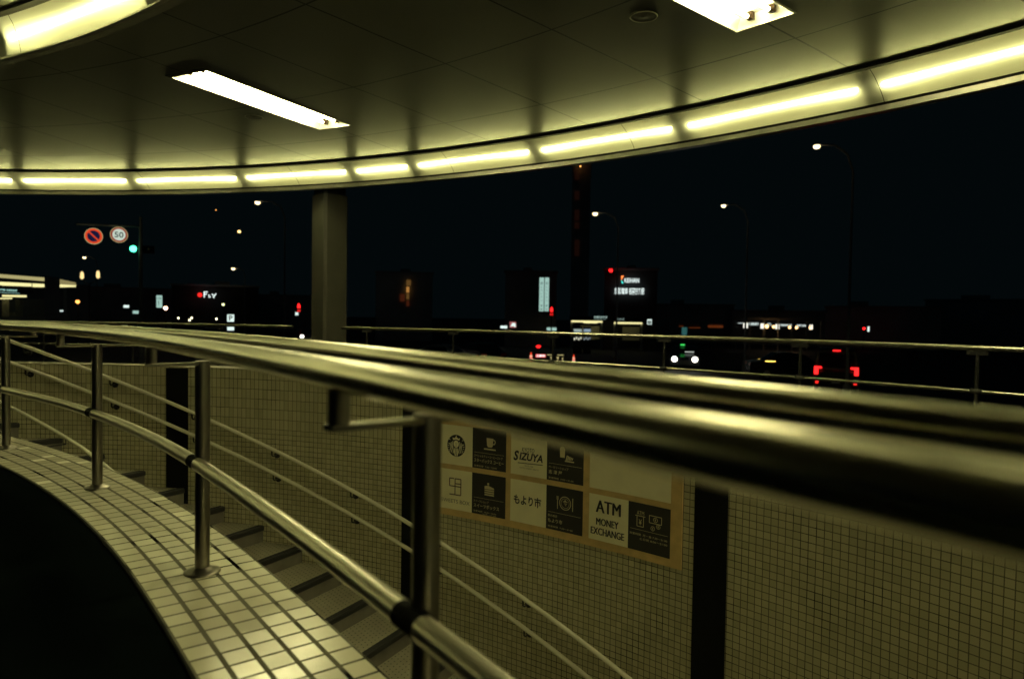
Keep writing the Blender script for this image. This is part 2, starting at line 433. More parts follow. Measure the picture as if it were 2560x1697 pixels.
for i in range(13): mb.add([pts_c[i], pts_w[i], pts_w[i + 1], pts_c[i + 1]], [(0, 1, 2, 3)])
tag(mb.build('landing', tread_m), kind='structure')

# ------------------------------------------------------------------ near railing on the curb
rl = empty('curved_railing', pol(C2, 14.63, 45), 'near stainless railing with twin top rails curving along the tiled curb', 'railing')
RA_, RB_ = 14.83, 14.43
zr = H(-.122); zm = H(-.64); RM = 14.60
for r, zz in ((RB_, zr + .007), (RA_, zr - .002)):
    mb = MB(); mb.tube(curbpts(r, 12, 80, 260, zz), .0320, 28); mb.build('top_rail', steel, rl)
posts = [23.9, 30.86, 38.35, 45.93, 53.5, 61.1, 68.7, 76.3]
for a0, a1 in zip([15.5] + posts, posts + [80]):
    g = .046 / 14.63 * 180 / math.pi
    mb = MB(); mb.tube(curbpts(RM, a0 + g, a1 - g, 40, zm), .0285, 22); mb.build('middle_rail', mid_steel, rl)
for ac in posts:
    c = PC(14.63, ac); d = PCdir(ac); t = Vector((-d.y, d.x, 0))
    mb = MB(); mb.lathe([(.0303, 0), (.0303, H(-.205))], c, 28)
    po = mb.build('post', steel_post, rl)
    mb = MB(); mb.lathe([(.075, .0005), (.075, .006), (.066, .010), (.045, .016), (.036, .024), (.0306, .026)], c, 28)
    mb.build('base_flange', steel_post, po)
    for s_ in (1, -1):
        mb = MB(); e = c + d * (.20 * s_)
        mb.tube([Vector((e.x, e.y, H(-.222))), Vector((e.x, e.y, H(-.145)))], .022, 18)
        mb.build('rail_stub', steel_post, po)
    mb = MB(); mb.box((0, 0, 0), (.444, .044, .012), M=Matrix.Translation(Vector((c.x, c.y, H(-.217)))) @ Matrix.Rotation(math.atan2(d.y, d.x), 4, 'Z'))
    mb.build('bracket_arm', steel, po)
    mb = MB(); q = PC(RM, ac, zm)
    mb.tube([q - t * .048, q + t * .048], .0290, 20)
    mb.build('collar', collar_m, po)

# ------------------------------------------------------------------ wall handrails and the rail of the inner side
def wall_rail(h_of, a0, a1, label, brackets):
    e = empty('wall_handrail', pol(CW, RW - .09, (a0 + a1) / 2, H(h_of((a0 + a1) / 2))), label, 'handrail', 'pair of handrails on the tiled stair wall')
    n = 160; pts = [pol(CW, RW - .09, a0 + (a1 - a0) * k / n, H(h_of(a0 + (a1 - a0) * k / n))) for k in range(n + 1)]
    mb = MB(); mb.tube(pts, .019, 16); mb.build('rail', rail_satin, e)
    for a in brackets:
        h = H(h_of(a)); mb = MB()
        mb.tube([pol(CW, RW - .09, a, h - .012), pol(CW, RW - .09, a, h - .06), pol(CW, RW - .075, a, h - .075), pol(CW, RW - .002, a, h - .075)], .007, 10)
        q = pol(CW, RW, a, h - .075); ax = Vector((math.cos(R(a)), math.sin(R(a)), 0))
        mb.lathe([(.032, -.012), (.032, 0)], q, 16, axis=ax)
        mb.build('bracket', dark_steel, e)
br = [96.3, 90.4, 84.5, 78.6, 72.7, 66.9, 61.0, 55.0, 49.1, 43.2, 37.3]
wall_rail(lambda a: .05524 * a - 5.368, 24, 97, 'upper steel handrail running down the tiled stair wall', br)
wall_rail(lambda a: .05566 * a - 5.634, 24, 97, 'lower steel handrail a hand below the upper one on the tiled wall', [b - .1 for b in br])
e = empty('curb_handrail', pol(C2, 15.0, 55, H(-1)), 'thin steel handrail on the curb side of the stair, behind the far posts', 'handrail')
ir = [(64, -.735), (58.43, -.98), (53.52, -1.197), (49.5, -1.42), (44, -1.88), (36, -2.55), (28, -3.22)]
pts = []
for (a0, h0), (a1, h1) in zip(ir, ir[1:]):
    for k in range(8): pts.append(PC(15.2, a0 + (a1 - a0) * k / 8, H(h0 + (h1 - h0) * k / 8)))
mb = MB(); mb.tube(pts, .017, 14); mb.build('rail', rail_satin, e)
for i in (4, 14, 24, 36):
    p = pts[i]; mb = MB(); aa = math.degrees(math.atan2(p.y - C2[1], p.x - C2[0])); w = p - PCdir(aa) * .327; w.z = p.z - .07
    mb.tube([p - Vector((0, 0, .01)), p - Vector((0, 0, .06)), w], .007, 8); mb.build('bracket', dark_steel, e)

# ------------------------------------------------------------------ round canopy with its two light coves
cy = empty('station_canopy', (C[0], C[1], CEIL), 'round station canopy with panelled ceiling and glowing yellow light rings', 'canopy')
FIX = [(18.7, 14.31), (40.95, 14.31), (63.2, 14.31), (-3.55, 14.31)]     # recessed ceiling lights: azimuth, inner radius
FL, FWID = 2.59, .60
import bmesh
def ceiling_sheet(r0, r1, n, rings):
    mb = MB(); mb.arc(C, [(r0 + (r1 - r0) * k / rings, CEIL) for k in range(rings + 1)], -140, 220, n, uvdeg=True)
    return mb
mb = ceiling_sheet(12.66, 18.74, 216, 4)
ce = mb.build('ceiling', ceil_m, cy)
bm = bmesh.new(); bm.from_mesh(ce.data)
ci = ce.matrix_world.copy()
for az, r0 in FIX:
    d = Vector((math.cos(R(az)), math.sin(R(az)), 0)); t = Vector((-d.y, d.x, 0))
    o3 = Vector((0, 0, 0))
    for no_, off in ((d, r0), (d, r0 + FL), (t, -FWID / 2), (t, FWID / 2)):
        near = [f for f in bm.faces if abs((f.calc_center_median() - o3).dot(t)) < 1.6 and r0 - 3 < (f.calc_center_median() - o3).dot(d) < r0 + FL + 3]
        geom = list({v for f in near for v in f.verts}) + list({e_ for f in near for e_ in f.edges}) + near
        bmesh.ops.bisect_plane(bm, geom=geom, plane_co=o3 + no_ * off, plane_no=no_, dist=1e-5)
    kill = [f for f in bm.faces if abs((f.calc_center_median() - o3).dot(t)) < FWID / 2 - .002 and r0 + .002 < (f.calc_center_median() - o3).dot(d) < r0 + FL - .002]
    bmesh.ops.delete(bm, geom=kill, context='FACES')
bm.to_mesh(ce.data); bm.free()
mb = ceiling_sheet(.3, 12.30, 144, 4); mb.build('inner_ceiling', ceil_m, cy)
mb = MB(); mb.arc(C, [(.3, CEIL + .9), (19.6, CEIL + .55)], -140, 220, 120, flip=True); mb.build('roof', roof_m, cy)

# outer cove
co = MB()
co.arc(C, [(18.738, CEIL + .03), (18.74, H(2.832)), (18.80, H(2.828))], -140, 220, 216)
co.build('shadow_gap', shadow_gap, cy)
mb = MB(); mb.arc(C, [(18.79, H(2.84)), (18.79, CEIL + .16), (19.30, CEIL + .16), (19.30, H(2.55)), (19.20, H(2.55))], -140, 220, 216)
hs = mb.build('outer_light_cove', cove_inside, cy)
mb = MB(); mb.arc(C, [(18.80, H(2.829)), (18.92, H(2.775)), (19.05, H(2.69)), (19.15, H(2.61)), (19.20, H(2.55))], -140, 220, 216, smooth=True); df = mb.build('diffuser', diffuser, hs)
for k in range(-5, 8):
    a = 40.33 + 10.32 * k; mb = MB()
    for s_ in (0,):
        p = [(18.80, 2.829), (18.92, 2.775), (19.05, 2.69), (19.15, 2.61), (19.20, 2.55)]
        w = .004 / 19 * 180 / math.pi
        vs = [pol(C, r - .004, a + q * w, H(h) - .003) for r, h in p for q in (-1, 1)]
        mb.add(vs, [(2 * i, 2 * i + 1, 2 * i + 3, 2 * i + 2) for i in range(4)]); mb.build('panel_joint', shadow_gap, hs)
mb = MB(); mb.arc(C, [(19.20, H(2.549)), (19.235, H(2.549)), (19.235, H(2.521)), (19.215, H(2.521))], -140, 220, 216); mb.build('drip_groove', shadow_gap, cy)
mb = MB(); mb.arc(C, [(19.24, H(2.526)), (19.215, H(2.522)), (19.222, H(2.466)), (19.21, H(2.464)), (19.21, H(2.458)), (19.34, H(2.458)), (19.42, H(2.50)), (19.60, CEIL + .55)], -140, 220, 240, smooth=False)
mb.build('fascia', alu, cy)
def cove_tube(a0, a1, r, h, parent, rad=.016):
    p, q = pol(C, r, a0, H(h)), pol(C, r, a1, H(h))
    mb = MB(); mb.tube([p, q], rad, 10); return mb.build('fluorescent_tube', tube_m, parent)
gaps = [90.0 + 7.5 * k for k in range(7, -1, -1)] + [82.55, 75.0, 67.45]
arcs = [(gaps[i], gaps[i + 1]) for i in range(len(gaps) - 1)] + [(67.45, 63.34)]
g = 63.34
while g > -25: arcs.append((g, g - 7.56)); g -= 7.56
added_baffle_m = mat('added black gap baffle', (.01, .01, .009), .6)
def added_gap_baffles(a, r, par, sec, ends):  # added black plates that keep the gaps between tubes dark
    for e_ in ends:
        mb = MB(); w = .012 / r * 180 / math.pi; n = len(sec)
        vs = [pol(C, q, a + e_ + s_ * w, H(h)) for s_ in (-1, 1) for q, h in sec]
        mb.add(vs, [tuple(range(n)), tuple(range(n, 2 * n))[::-1]] + [(k, (k + 1) % n, n + (k + 1) % n, n + k) for k in range(n)]); mb.build('added_gap_baffle', added_baffle_m, par)
SEC_O = [(18.83, 2.865), (18.945, 2.81), (19.08, 2.725), (19.18, 2.645), (19.235, 2.58), (19.29, 2.565), (19.29, 3.0), (18.815, 3.0)]
SEC_I = [(12.38, 2.84), (12.42, 2.78), (12.47, 2.655), (12.495, 2.52), (12.58, 2.52), (12.64, 2.87), (12.64, 3.0), (12.38, 3.0)]
for i, (a1, a0) in enumerate(arcs):
    cove_tube(a0 + .42, a1 - .42, 19.065, 2.722, hs, .022); added_gap_baffles(a0, 19, hs, SEC_O, (-.27, .27))
# inner cove: the same section, nearer
mb = MB(); mb.arc(C, [(12.298, CEIL + .03), (12.30, H(2.835)), (12.37, H(2.832))], -140, 220, 216); mb.build('shadow_gap', shadow_gap, cy)
mb = MB(); mb.arc(C, [(12.36, H(2.83)), (12.36, CEIL + .16), (12.66, CEIL + .16), (12.66, CEIL), (12.60, H(2.50)), (12.50, H(2.486))], -140, 220, 216)
hi = mb.build('inner_light_cove', cove_inside, cy)
mb = MB(); mb.arc(C, [(12.37, H(2.833)), (12.41, H(2.77)), (12.46, H(2.65)), (12.485, H(2.50))], -140, 220, 216, smooth=True); mb.build('diffuser', diffuser, hi)
mb = MB(); mb.arc(C, [(12.50, H(2.486)), (12.49, H(2.476)), (12.455, H(2.48)), (12.46, H(2.50)), (12.485, H(2.51))], -140, 220, 240); mb.build('lower_trim', alu, cy)
for k in range(14, 26):
    mb = MB(); a = 63.6 + 10.32 * (k - 19); w = .004 / 12.4 * 180 / math.pi
    vs = [pol(C, r - .004, a + q * w, H(h) - .003) for r, h in [(12.37, 2.833), (12.41, 2.77), (12.46, 2.65), (12.485, 2.50)] for q in (-1, 1)]
    mb.add(vs, [(2 * i, 2 * i + 1, 2 * i + 3, 2 * i + 2) for i in range(3)]); mb.build('panel_joint', shadow_gap, hi)
g = 65.1 + 11.55 * 6
while g > -25:
    cove_tube(g - 11.55 + .62, g - .62, 12.515, 2.69, hi, .02); added_gap_baffles(g, 12.5, hi, SEC_I, (-.5, .5)); g -= 11.55

# column under the canopy edge
c = pol(C, 19.72, 70.25)
col = empty('square_column', (c.x, c.y, 0), 'square grey steel column under the edge of the canopy', 'column')
def sq_col(mb, w, z0, z1, bev=.05):
    m = Matrix.Translation(Vector((c.x, c.y, 0))) @ Matrix.Rotation(R(70.25 - 25), 4, 'Z')
    o = [(-w + bev, -w), (w - bev, -w), (w, -w + bev), (w, w - bev), (w - bev, w), (-w + bev, w), (-w, w - bev), (-w, -w + bev)]
    vs = [m @ Vector((x, y, z)) for z in (z0, z1) for x, y in o]
    mb.add(vs, [(k, (k + 1) % 8, 8 + (k + 1) % 8, 8 + k) for k in range(8)] + [tuple(range(8, 16))])
mb = MB(); sq_col(mb, .272, STREET, H(2.40)); mb.build('shaft', grey_paint, col)
mb = MB(); sq_col(mb, .245, H(2.40), H(2.60)); mb.build('neck', dark_steel, col)

# ------------------------------------------------------------------ recessed ceiling lights
fx_lab = ['recessed twin tube light ahead to the right, out of view', 'near twin tube ceiling light with bare tubes, cut by the top of the photo',
          'twin tube ceiling light above the left half, seen whole', 'recessed twin tube light round the right side']
proto = None
for i, (az, r0) in enumerate(FIX):
    loc = pol(C, r0 + FL / 2, az, CEIL)
    if proto is None:
        proto = empty('ceiling_light', loc, fx_lab[i], 'ceiling light', 'recessed twin tube lights in the canopy ceiling', R(az)); o = proto
        Mx = Matrix.Translation(loc) @ Matrix.Rotation(R(az), 4, 'Z')
        bpy.context.view_layer.update()
        l, w, dz = FL / 2, FWID / 2, .11
        mb = MB()   # trough: sloping sides, flat top, upright ends
        P8 = [(-l, -w, 0), (l, -w, 0), (l, w, 0), (-l, w, 0), (-l + .03, -w + .06, dz), (l - .03, -w + .06, dz), (l - .03, w - .06, dz), (-l + .03, w - .06, dz)]
        mb.add([Mx @ Vector(p) for p in P8], [(0, 1, 5, 4), (1, 2, 6, 5), (2, 3, 7, 6), (3, 0, 4, 7), (4, 5, 6, 7)])
        mb.build('reflector', white_reflector, o)
        mb = MB()
        for s_ in (-1, 1):
            mb.box((0, s_ * (w + .004), -.003), (FL + .03, .016, .008), M=Mx); mb.box((s_ * (l + .004), 0, -.0032), (.016, FWID, .0076), M=Mx)
        mb.build('frame', alu, o)
        mb = MB(); mb.box((-l - .04, 0, -.004), (.07, FWID + .04, .01), M=Mx); mb.build('end_shade_bar', shadow_gap, o)  # solid dark bar standing in for the shaded gap at the inner end
        for s_ in (-1, 1):
            mb = MB(); mb.tube([Mx @ Vector((-l + .13, s_ * .11, .055)), Mx @ Vector((l - .13, s_ * .11, .055))], .019, 14); mb.build('fluorescent_tube', down_m, o)
            for e_ in (-1, 1):
                mb = MB(); mb.tube([Mx @ Vector((e_ * (l - .13), s_ * .11, .055)), Mx @ Vector((e_ * (l - .085), s_ * .11, .055))], .024, 14)
                mb.box((e_ * (l - .07), s_ * .11, .075), (.05, .06, .066), M=Mx); mb.build('socket', socket_m, o)
    else:
        o = copy_tree(proto); o.location = loc; o.rotation_euler = (0, 0, R(az)); o['label'] = fx_lab[i]

# ceiling speakers: flat round grilles
ring_m = mat('pale speaker ring', (.45, .43, .36), .4, .3)
for q, lab in (((1.20, 6.78), 'round flush ceiling speaker just left of the near twin tube light'), ((-3.815, 10.40), 'round flush ceiling speaker just below the farther twin tube light')):
    o = empty('ceiling_speaker', (q[0], q[1], CEIL), lab, 'speaker', 'round speakers flush with the canopy ceiling')
    mb = MB(); mb.lathe([(.118, -.001), (.121, -.007), (.129, -.007), (.132, -.001)], o.location, 32); mb.build('rim', ring_m, o)
    mb = MB(); mb.lathe([(.117, -.003), (.03, -.005), (.012, -.010), (.0, -.012)], o.location, 28); mb.build('grille', mat('speaker grille', (.16, .155, .13), .5), o)

# ------------------------------------------------------------------ outer railing at the edge of the deck
def outer_rail(a0, a1, posts, label):
    e = empty('deck_railing', pol(C, 19.2, (a0 + a1) / 2), label, 'railing', 'slim steel railings at the edge of the deck')
    n = max(8, int(abs(a1 - a0) * 1.5))
    mb = MB(); mb.tube(arcpts(C, 19.2, a0, a1, n, H(-.242)), .030, 16); mb.build('top_rail', steel, e)
    seg = [a0] + posts + [a1]
    for p0, p1 in zip(seg, seg[1:]):
        if abs(p1 - p0) < .5: continue
        mb = MB(); mb.tube(arcpts(C, 19.2, p0 + .14, p1 - .14, 8, H(-.70)), .021, 12); mb.build('lower_rail', steel, e)
    for a in posts:
        b = pol(C, 19.2, a); d = Vector((math.cos(R(a)), math.sin(R(a)), 0)); t = Vector((-d.y, d.x, 0))
        mb = MB(); mb.tube([b, b + Vector((0, 0, H(-.30)))], .019, 12); mb.lathe([(.07, 0), (.07, .008), (.028, .02)], b, 16)
        po = mb.build('post', dark_steel, e)
        mb = MB(); mb.box((0, 0, 0), (.03, .20, .05), M=Matrix.Translation(Vector((b.x, b.y, H(-.295)))) @ Matrix.Rotation(R(a), 4, 'Z')); mb.build('bracket', dark_steel, po)
        mb = MB(); z = Vector((0, 0, H(-.70))); mb.tube([b + z - t * .055, b + z + t * .055], .030, 12); mb.build('clamp', dark_steel, po)
outer_rail(10, 68.3, [13.7, 19.6, 25.5, 31.4, 37.25, 43.06, 48.97, 54.85, 60.9, 66.6], 'slim steel deck railing right of the grey column, its thin posts before the dark street')
outer_rail(71.7, 112, [76.9, 82.8, 88.7, 94.6, 100.5, 106.4], 'slim steel deck railing left of the grey column')

# ------------------------------------------------------------------ lettering
_tc = {}
def text_geo(body, bold=0.0, shear=0.0):
    """lettering as flat polygons in a box 0..w by 0..h"""
    key = (body, bold, shear)
    if key not in _tc:
        c = bpy.data.curves.new('lettering', 'FONT'); c.body = body; c.offset = bold; c.shear = shear; c.resolution_u = 3
        o = bpy.data.objects.new('lettering', c); COL.objects.link(o)
        dg = bpy.context.evaluated_depsgraph_get(); me = bpy.data.meshes.new_from_object(o.evaluated_get(dg))
        vs = [v.co.copy() for v in me.vertices]; fs = [tuple(p.vertices) for p in me.polygons]
        bpy.data.objects.remove(o); bpy.data.curves.remove(c); bpy.data.meshes.remove(me)
        x0 = min(v.x for v in vs); y0 = min(v.y for v in vs); w = max(v.x for v in vs) - x0; h = max(v.y for v in vs) - y0
        _tc[key] = ([(v.x - x0, v.y - y0) for v in vs], fs, w, h)
    return _tc[key]
def put_text(mb, fn, body, x0, y0, w=None, h=None, bold=0.0, shear=0.0, center=False):
    """write body with its lower left corner at x0, y0 of the surface fn(x, y), fitted to width w and/or height h"""
    vs, fs, tw, th = text_geo(body, bold, shear)
    sx = w / tw if w else h / th; sy = h / th if h else sx
    if center: x0 -= tw * sx / 2
    mb.add([fn(x0 + x * sx, y0 + y * sy) for x, y in vs], fs)
def rect(mb, fn, x0, y0, x1, y1, n=1):
    vs = []
    for k in range(n + 1):
        x = x0 + (x1 - x0) * k / n; vs += [fn(x, y0), fn(x, y1)]
    mb.add(vs, [(2 * k, 2 * k + 2, 2 * k + 3, 2 * k + 1) for k in range(n)])
def poly(mb, fn, pts): mb.add([fn(x, y) for x, y in pts], [tuple(range(len(pts)))])
def disc(mb, fn, x, y, r, n=28, r0=0.0):
    o = [fn(x + r * math.cos(2 * math.pi * k / n), y + r * math.sin(2 * math.pi * k / n)) for k in range(n)]
    if r0 <= 0: mb.add(o, [tuple(range(n))]); return
    i = [fn(x + r0 * math.cos(2 * math.pi * k / n), y + r0 * math.sin(2 * math.pi * k / n)) for k in range(n)]
    mb.add(o + i, [(k, (k + 1) % n, n + (k + 1) % n, n + k) for k in range(n)])
def stroke(mb, fn, pts, w):
    for (xa, ya), (xb, yb) in zip(pts, pts[1:]):
        l = math.hypot(xb - xa, yb - ya) or 1; nx, ny = -(yb - ya) / l * w / 2, (xb - xa) / l * w / 2
        mb.add([fn(xa + nx, ya + ny), fn(xb + nx, yb + ny), fn(xb - nx, yb - ny), fn(xa - nx, ya - ny)], [(0, 1, 2, 3)])

# ------------------------------------------------------------------ shop board on the stair wall
paper = mat('matt white print', (.88, .84, .62), .55, noise=.05); ink = mat('black print', (.016, .016, .018), .5); ink_br = mat('dark brown print', (.07, .03, .025), .5)
wood = mat('orange wood print', (.62, .44, .20), .5, noise=.12, nscale=12); cream = mat('cream print', (.62, .56, .38), .5); ink_gr = mat('grey print', (.2, .18, .14), .5)
def bent(layer):
    return lambda s_, h_: pol(CW, RW - .014 - .0022 * layer, 60.94 - s_ / RW * 180 / math.pi, H(h_))
pb = empty('shop_board', bent(0)(1.1, -1.4), 'wide wooden board of shop squares with black and white lettering on the tiled stair wall', 'sign')
mb = MB(); f0 = bent(0)
rect(mb, f0, -.09, -1.787, 2.333, -.88, 24)
fb = lambda s_, h_: pol(CW, RW - .001, 60.94 - s_ / RW * 180 / math.pi, H(h_))
for (xa, ya, xb, yb) in ((-.09, -1.787, 2.333, -1.787), (2.333, -1.787, 2.333, -.88), (-.09, -.88, 2.333, -.88), (-.09, -1.787, -.09, -.88)):
    n = 24 if xa != xb else 1; vs = []
    for k in range(n + 1):
        x = xa + (xb - xa) * k / n; y = ya + (yb - ya) * k / n; vs += [f0(x, y), fb(x, y)]
    mb.add(vs, [(2 * k, 2 * k + 2, 2 * k + 3, 2 * k + 1) for k in range(n)])
mb.build('board', wood, pb)
T1, B1, T2, B2 = -.968, -1.323, -1.367, -1.727
fa, fi = bent(1), bent(2)
def cell(x0, y0, x1, y1, m):
    mb = MB(); rect(mb, fa, x0, y0, x1, y1, 6); return mb.build('square', m, pb)
fj = bent(3)
w11, d11 = cell(0, B1, .354, T1, paper), cell(.354, B1, .708, T1, ink)
w12, d12 = cell(0, B2, .354, T2, paper), cell(.354, B2, .708, T2, ink)
w21, d21 = cell(.758, B1, 1.12, T1, paper), cell(1.12, B1, 1.472, T1, ink)
w22, d22 = cell(.758, B2, 1.12, T2, paper), cell(1.12, B2, 1.472, T2, ink)
w31 = cell(1.53, B1, 2.242, T1, paper)
w32, d32 = cell(1.53, B2, 1.885, T2, paper), cell(1.885, B2, 2.242, T2, ink)
# round emblem: crowned woman's head with long wavy hair
mb = MB(); ex, ey, er = .18, -1.150, .098
disc(mb, fi, ex, ey, er, 40); mb.build('emblem_disc', ink, w11)
mb = MB()
E_ = lambda x, y: fj(ex + x * er, ey + y * er)
poly(mb, E_, [(.30 * math.cos(t) , .16 + .33 * math.sin(t)) for t in [2 * math.pi * k / 20 for k in range(20)]])         # face
poly(mb, E_, [(-.34, .50), (-.42, .74), (-.22, .66), (0, .86), (.22, .66), (.42, .74), (.34, .50), (0, .58)])               # crown
poly(mb, E_, [(0, .96), (-.06, .84), (.06, .84)])
for sg in (-1, 1):
    for k, x in enumerate((.36, .50, .64)):
        stroke(mb, E_, [(sg * (x + .05 * math.sin(6 * t + k)), .40 - .1 * k - t * (1.12 - .16 * k)) for t in [q / 9 for q in range(10)]], .07)
    for k in range(5): stroke(mb, E_, [(sg * (.72 + .02 * k), .12 - .17 * k), (sg * (.93 - .05 * abs(k - 1)), .18 - .19 * k)], .06)
    poly(mb, E_, [(sg * .60, .48), (sg * .84, .52), (sg * .66, .70), (sg * .74, .58)])
poly(mb, E_, [(-.20, -.22), (.20, -.22), (.26, -.60), (.16, -.95), (-.16, -.95), (-.26, -.60)])
mb.build('emblem_figure', paper, w11)
mb = MB()
for pts in ([(-.10, .22), (-.04, .24)], [(.04, .24), (.10, .22)], [(-.06, 0), (.06, 0)], [(0, .18), (.02, .08)]): stroke(mb, lambda x, y: bent(4)(ex + x * er, ey + y * er), pts, .035)
for x in (-.08, .08): stroke(mb, lambda x_, y: bent(4)(ex + x_ * er, ey + y * er), [(x + .03 * math.sin(5 * t), -.25 - .68 * t) for t in [q / 8 for q in range(9)]], .05)
mb.build('emblem_lines', ink, w11)
def dark_copy(c, x, top, l1, l2, l3, icon, w2=.30, w1=.22, l4=None, h2=.034):
    """icon, rule and three lines of cream lettering on a black square"""
    mb = MB(); stroke(mb, fi, [(x + .02, top - .215), (x + .335, top - .215)], .0022); mb.build('rule', cream, c)
    mb = MB(); put_text(mb, fi, l1, x + .02, top - .256, w=w1, h=.022); mb.build('small_lettering', cream, c)
    mb = MB(); put_text(mb, fi, l2, x + .02, top - .256 - .012 - h2, w=w2, h=h2, bold=.01); mb.build('lettering', cream, c)
    mb = MB(); put_text(mb, fi, l3, x + .02, top - .342, w=.24, h=.016)
    if l4: put_text(mb, fi, l4, x + .115, top - .358, w=.145, h=.013)
    mb.build('hours_lettering', cream, c)
    mb = MB(); icon(mb, x + .185, top - .125); mb.build('icon', cream, c)
def i_cup(mb, x, y):
    poly(mb, fi, [(x - .036, y + .045), (x + .036, y + .045), (x + .030, y - .02), (x + .018, y - .034), (x - .018, y - .034), (x - .030, y - .02)])
    stroke(mb, fi, [(x + .034, y + .032), (x + .052, y + .030), (x + .056, y + .012), (x + .046, y - .004), (x + .030, y - .006)], .009)
    rect(mb, fi, x - .062, y - .058, x + .062, y - .046)
def i_cake(mb, x, y):
    poly(mb, fi, [(x - .05, y - .002), (x - .05, y + .022), (x - .012, y + .03), (x + .05, y + .012), (x + .05, y - .002)])
    for k in range(3): rect(mb, fi, x - .05, y - .02 - .019 * k, x + .05, y - .007 - .019 * k)
    disc(mb, fi, x - .012, y + .043, .011, 14)
def i_bread(mb, x, y):
    poly(mb, fi, [(x - .06, y + .04), (x - .05, y + .058), (x - .02, y + .058), (x - .008, y + .042), (x - .012, y - .03), (x - .056, y - .03)])
    for k in range(5): poly(mb, fi, [(x - .002 + .014 * k, y - .048 + .002 * k), (x + .008 + .014 * k, y - .048 + .002 * k), (x + .018 + .013 * k, y - .008 - .004 * k), (x + .008 + .013 * k, y - .006 - .004 * k)])
    rect(mb, fi, x - .01, y - .06, x + .078, y - .05)
def i_plate(mb, x, y):
    disc(mb, fi, x, y, .056, 32, .050); disc(mb, fi, x, y, .040, 28, .037)
    for k in range(3): stroke(mb, fi, [(x - .022 + .01 * k, y + .012 - .014 * k), (x + .024 - .006 * k, y + .012 - .014 * k)], .005)
    poly(mb, fi, [(x - .014, y + .016), (x + .014, y + .016), (x, y + .030)])
    for k in (-1, 0, 1): stroke(mb, fi, [(x - .074 + .007 * k, y + .05), (x - .074 + .007 * k, y + .02)], .0035)
    stroke(mb, fi, [(x - .074, y + .022), (x - .074, y - .055)], .006); stroke(mb, fi, [(x + .072, y + .052), (x + .072, y - .055)], .007)
def i_money(mb, x, y):
    put_text(mb, fi, 'ATM', x - .085, y + .036, w=.062, h=.03)
    rect(mb, fi, x - .098, y + .026, x - .012, y + .031)
    for p in ([(x - .083, y + .028), (x - .083, y - .05), (x - .027, y - .05), (x - .027, y + .028)],): stroke(mb, fi, p, .005)
    put_text(mb, fi, '¥', x - .068, y - .038, w=.026, h=.042, bold=.012)
    stroke(mb, fi, [(x + .022, y + .05), (x + .125, y + .05), (x + .125, y - .004), (x + .022, y - .004), (x + .022, y + .05)], .005)
    disc(mb, fi, x + .074, y + .023, .019, 20, .015); put_text(mb, fi, '¥', x + .067, y + .012, w=.013, h=.022, bold=.015)
    for px_, py_, ch in ((.098, -.022, '$'), (.052, -.044, '€')):
        disc(mb, fi, x + px_, y + py_, .0175, 18, .0138); put_text(mb, fi, ch, x + px_ - .006, y + py_ - .009, w=.012, h=.018, bold=.015)
dark_copy(d11, .354, T1, 'スペシャルティーコーヒーストア', 'スターバックス コーヒー', '営業時間  7:00〜22:00', i_cup, .31, .30)
dark_copy(d12, .354, T2, 'スイーツショップ', 'スイーツボックス', '営業時間  10:00〜22:00', i_cake, .27, .16, '(日祝 〜21:00)')
dark_copy(d21, 1.12, T1, 'ベーカリーショップ', '志 津 屋', '営業時間  7:00〜21:00', i_bread, .13, .19)
dark_copy(d22, 1.12, T2, '駅の商店', 'もより市', '営業時間  7:30〜21:00', i_plate, .14, .09)
mb = MB(); stroke(mb, fi, [(1.905, T2 - .20), (2.222, T2 - .20)], .0022); mb.build('rule', cream, d32)
mb = MB(); put_text(mb, fi, '営業時間  月〜金 7:30〜21:00', 1.90, T2 - .245, w=.32, h=.018); put_text(mb, fi, '土日祝 8:00〜21:00', 1.985, T2 - .275, w=.235, h=.018); mb.build('hours_lettering', cream, d32)
mb = MB(); i_money(mb, 2.045, T2 - .125); mb.build('icon', cream, d32)
# square monogram and its name
mb = MB(); mx, my, q = .112, -1.592, .0315
for p in ([(1.6, 4.6), (0, 4.6), (0, 2.4), (1.9, 2.4)], [(1.9, 4.6), (1.9, 0), (0, 0)], [(1.9, 4.6), (3.9, 4.6), (3.9, 0), (1.9, 0)], [(1.9, 2.4), (3.9, 2.4)], [(1.9, 3.2), (3.9, 3.2)]):
    stroke(mb, fi, [(mx + a * q, my + b * q) for a, b in p], .009)
mb.build('monogram', ink_br, w12)
mb = MB(); put_text(mb, fi, 'SWEETS BOX', .022, -1.668, w=.31, h=.034); mb.build('lettering', ink_gr, w12)
mb = MB(); put_text(mb, fi, 'KYOTO', .87, -1.125, w=.125, h=.038, shear=.15); mb.build('small_lettering', ink, w21)
mb = MB(); put_text(mb, fi, 'S', .785, -1.205, w=.055, h=.085, bold=.03, shear=.25); put_text(mb, fi, 'IZUYA', .845, -1.195, w=.235, h=.065, bold=.03, shear=.2)
mb.build('lettering', ink, w21)
mb = MB(); stroke(mb, fi, [(.83, -1.222), (.95, -1.218), (1.08, -1.212)], .006); mb.build('underline', ink, w21)
mb = MB(); put_text(mb, fi, 'SINCE 1948', .90, -1.245, w=.085, h=.011); put_text(mb, fi, 'KYOTO BAKERY SIZUYA', .85, -1.265, w=.19, h=.011); mb.build('hours_lettering', ink_gr, w21)
mb = MB(); put_text(mb, fi, 'もより市', .795, -1.575, w=.275, h=.085, bold=.025); mb.build('lettering', ink, w22)
def heavy(mb, body, x, y, w, h, d):          # printed in heavy strokes: the same letters set three times, a hair apart
    for k, o_ in enumerate((-d, 0, d)):
        put_text(mb, bent(2 + .2 * k), body, x + o_, y, w=w, h=h)
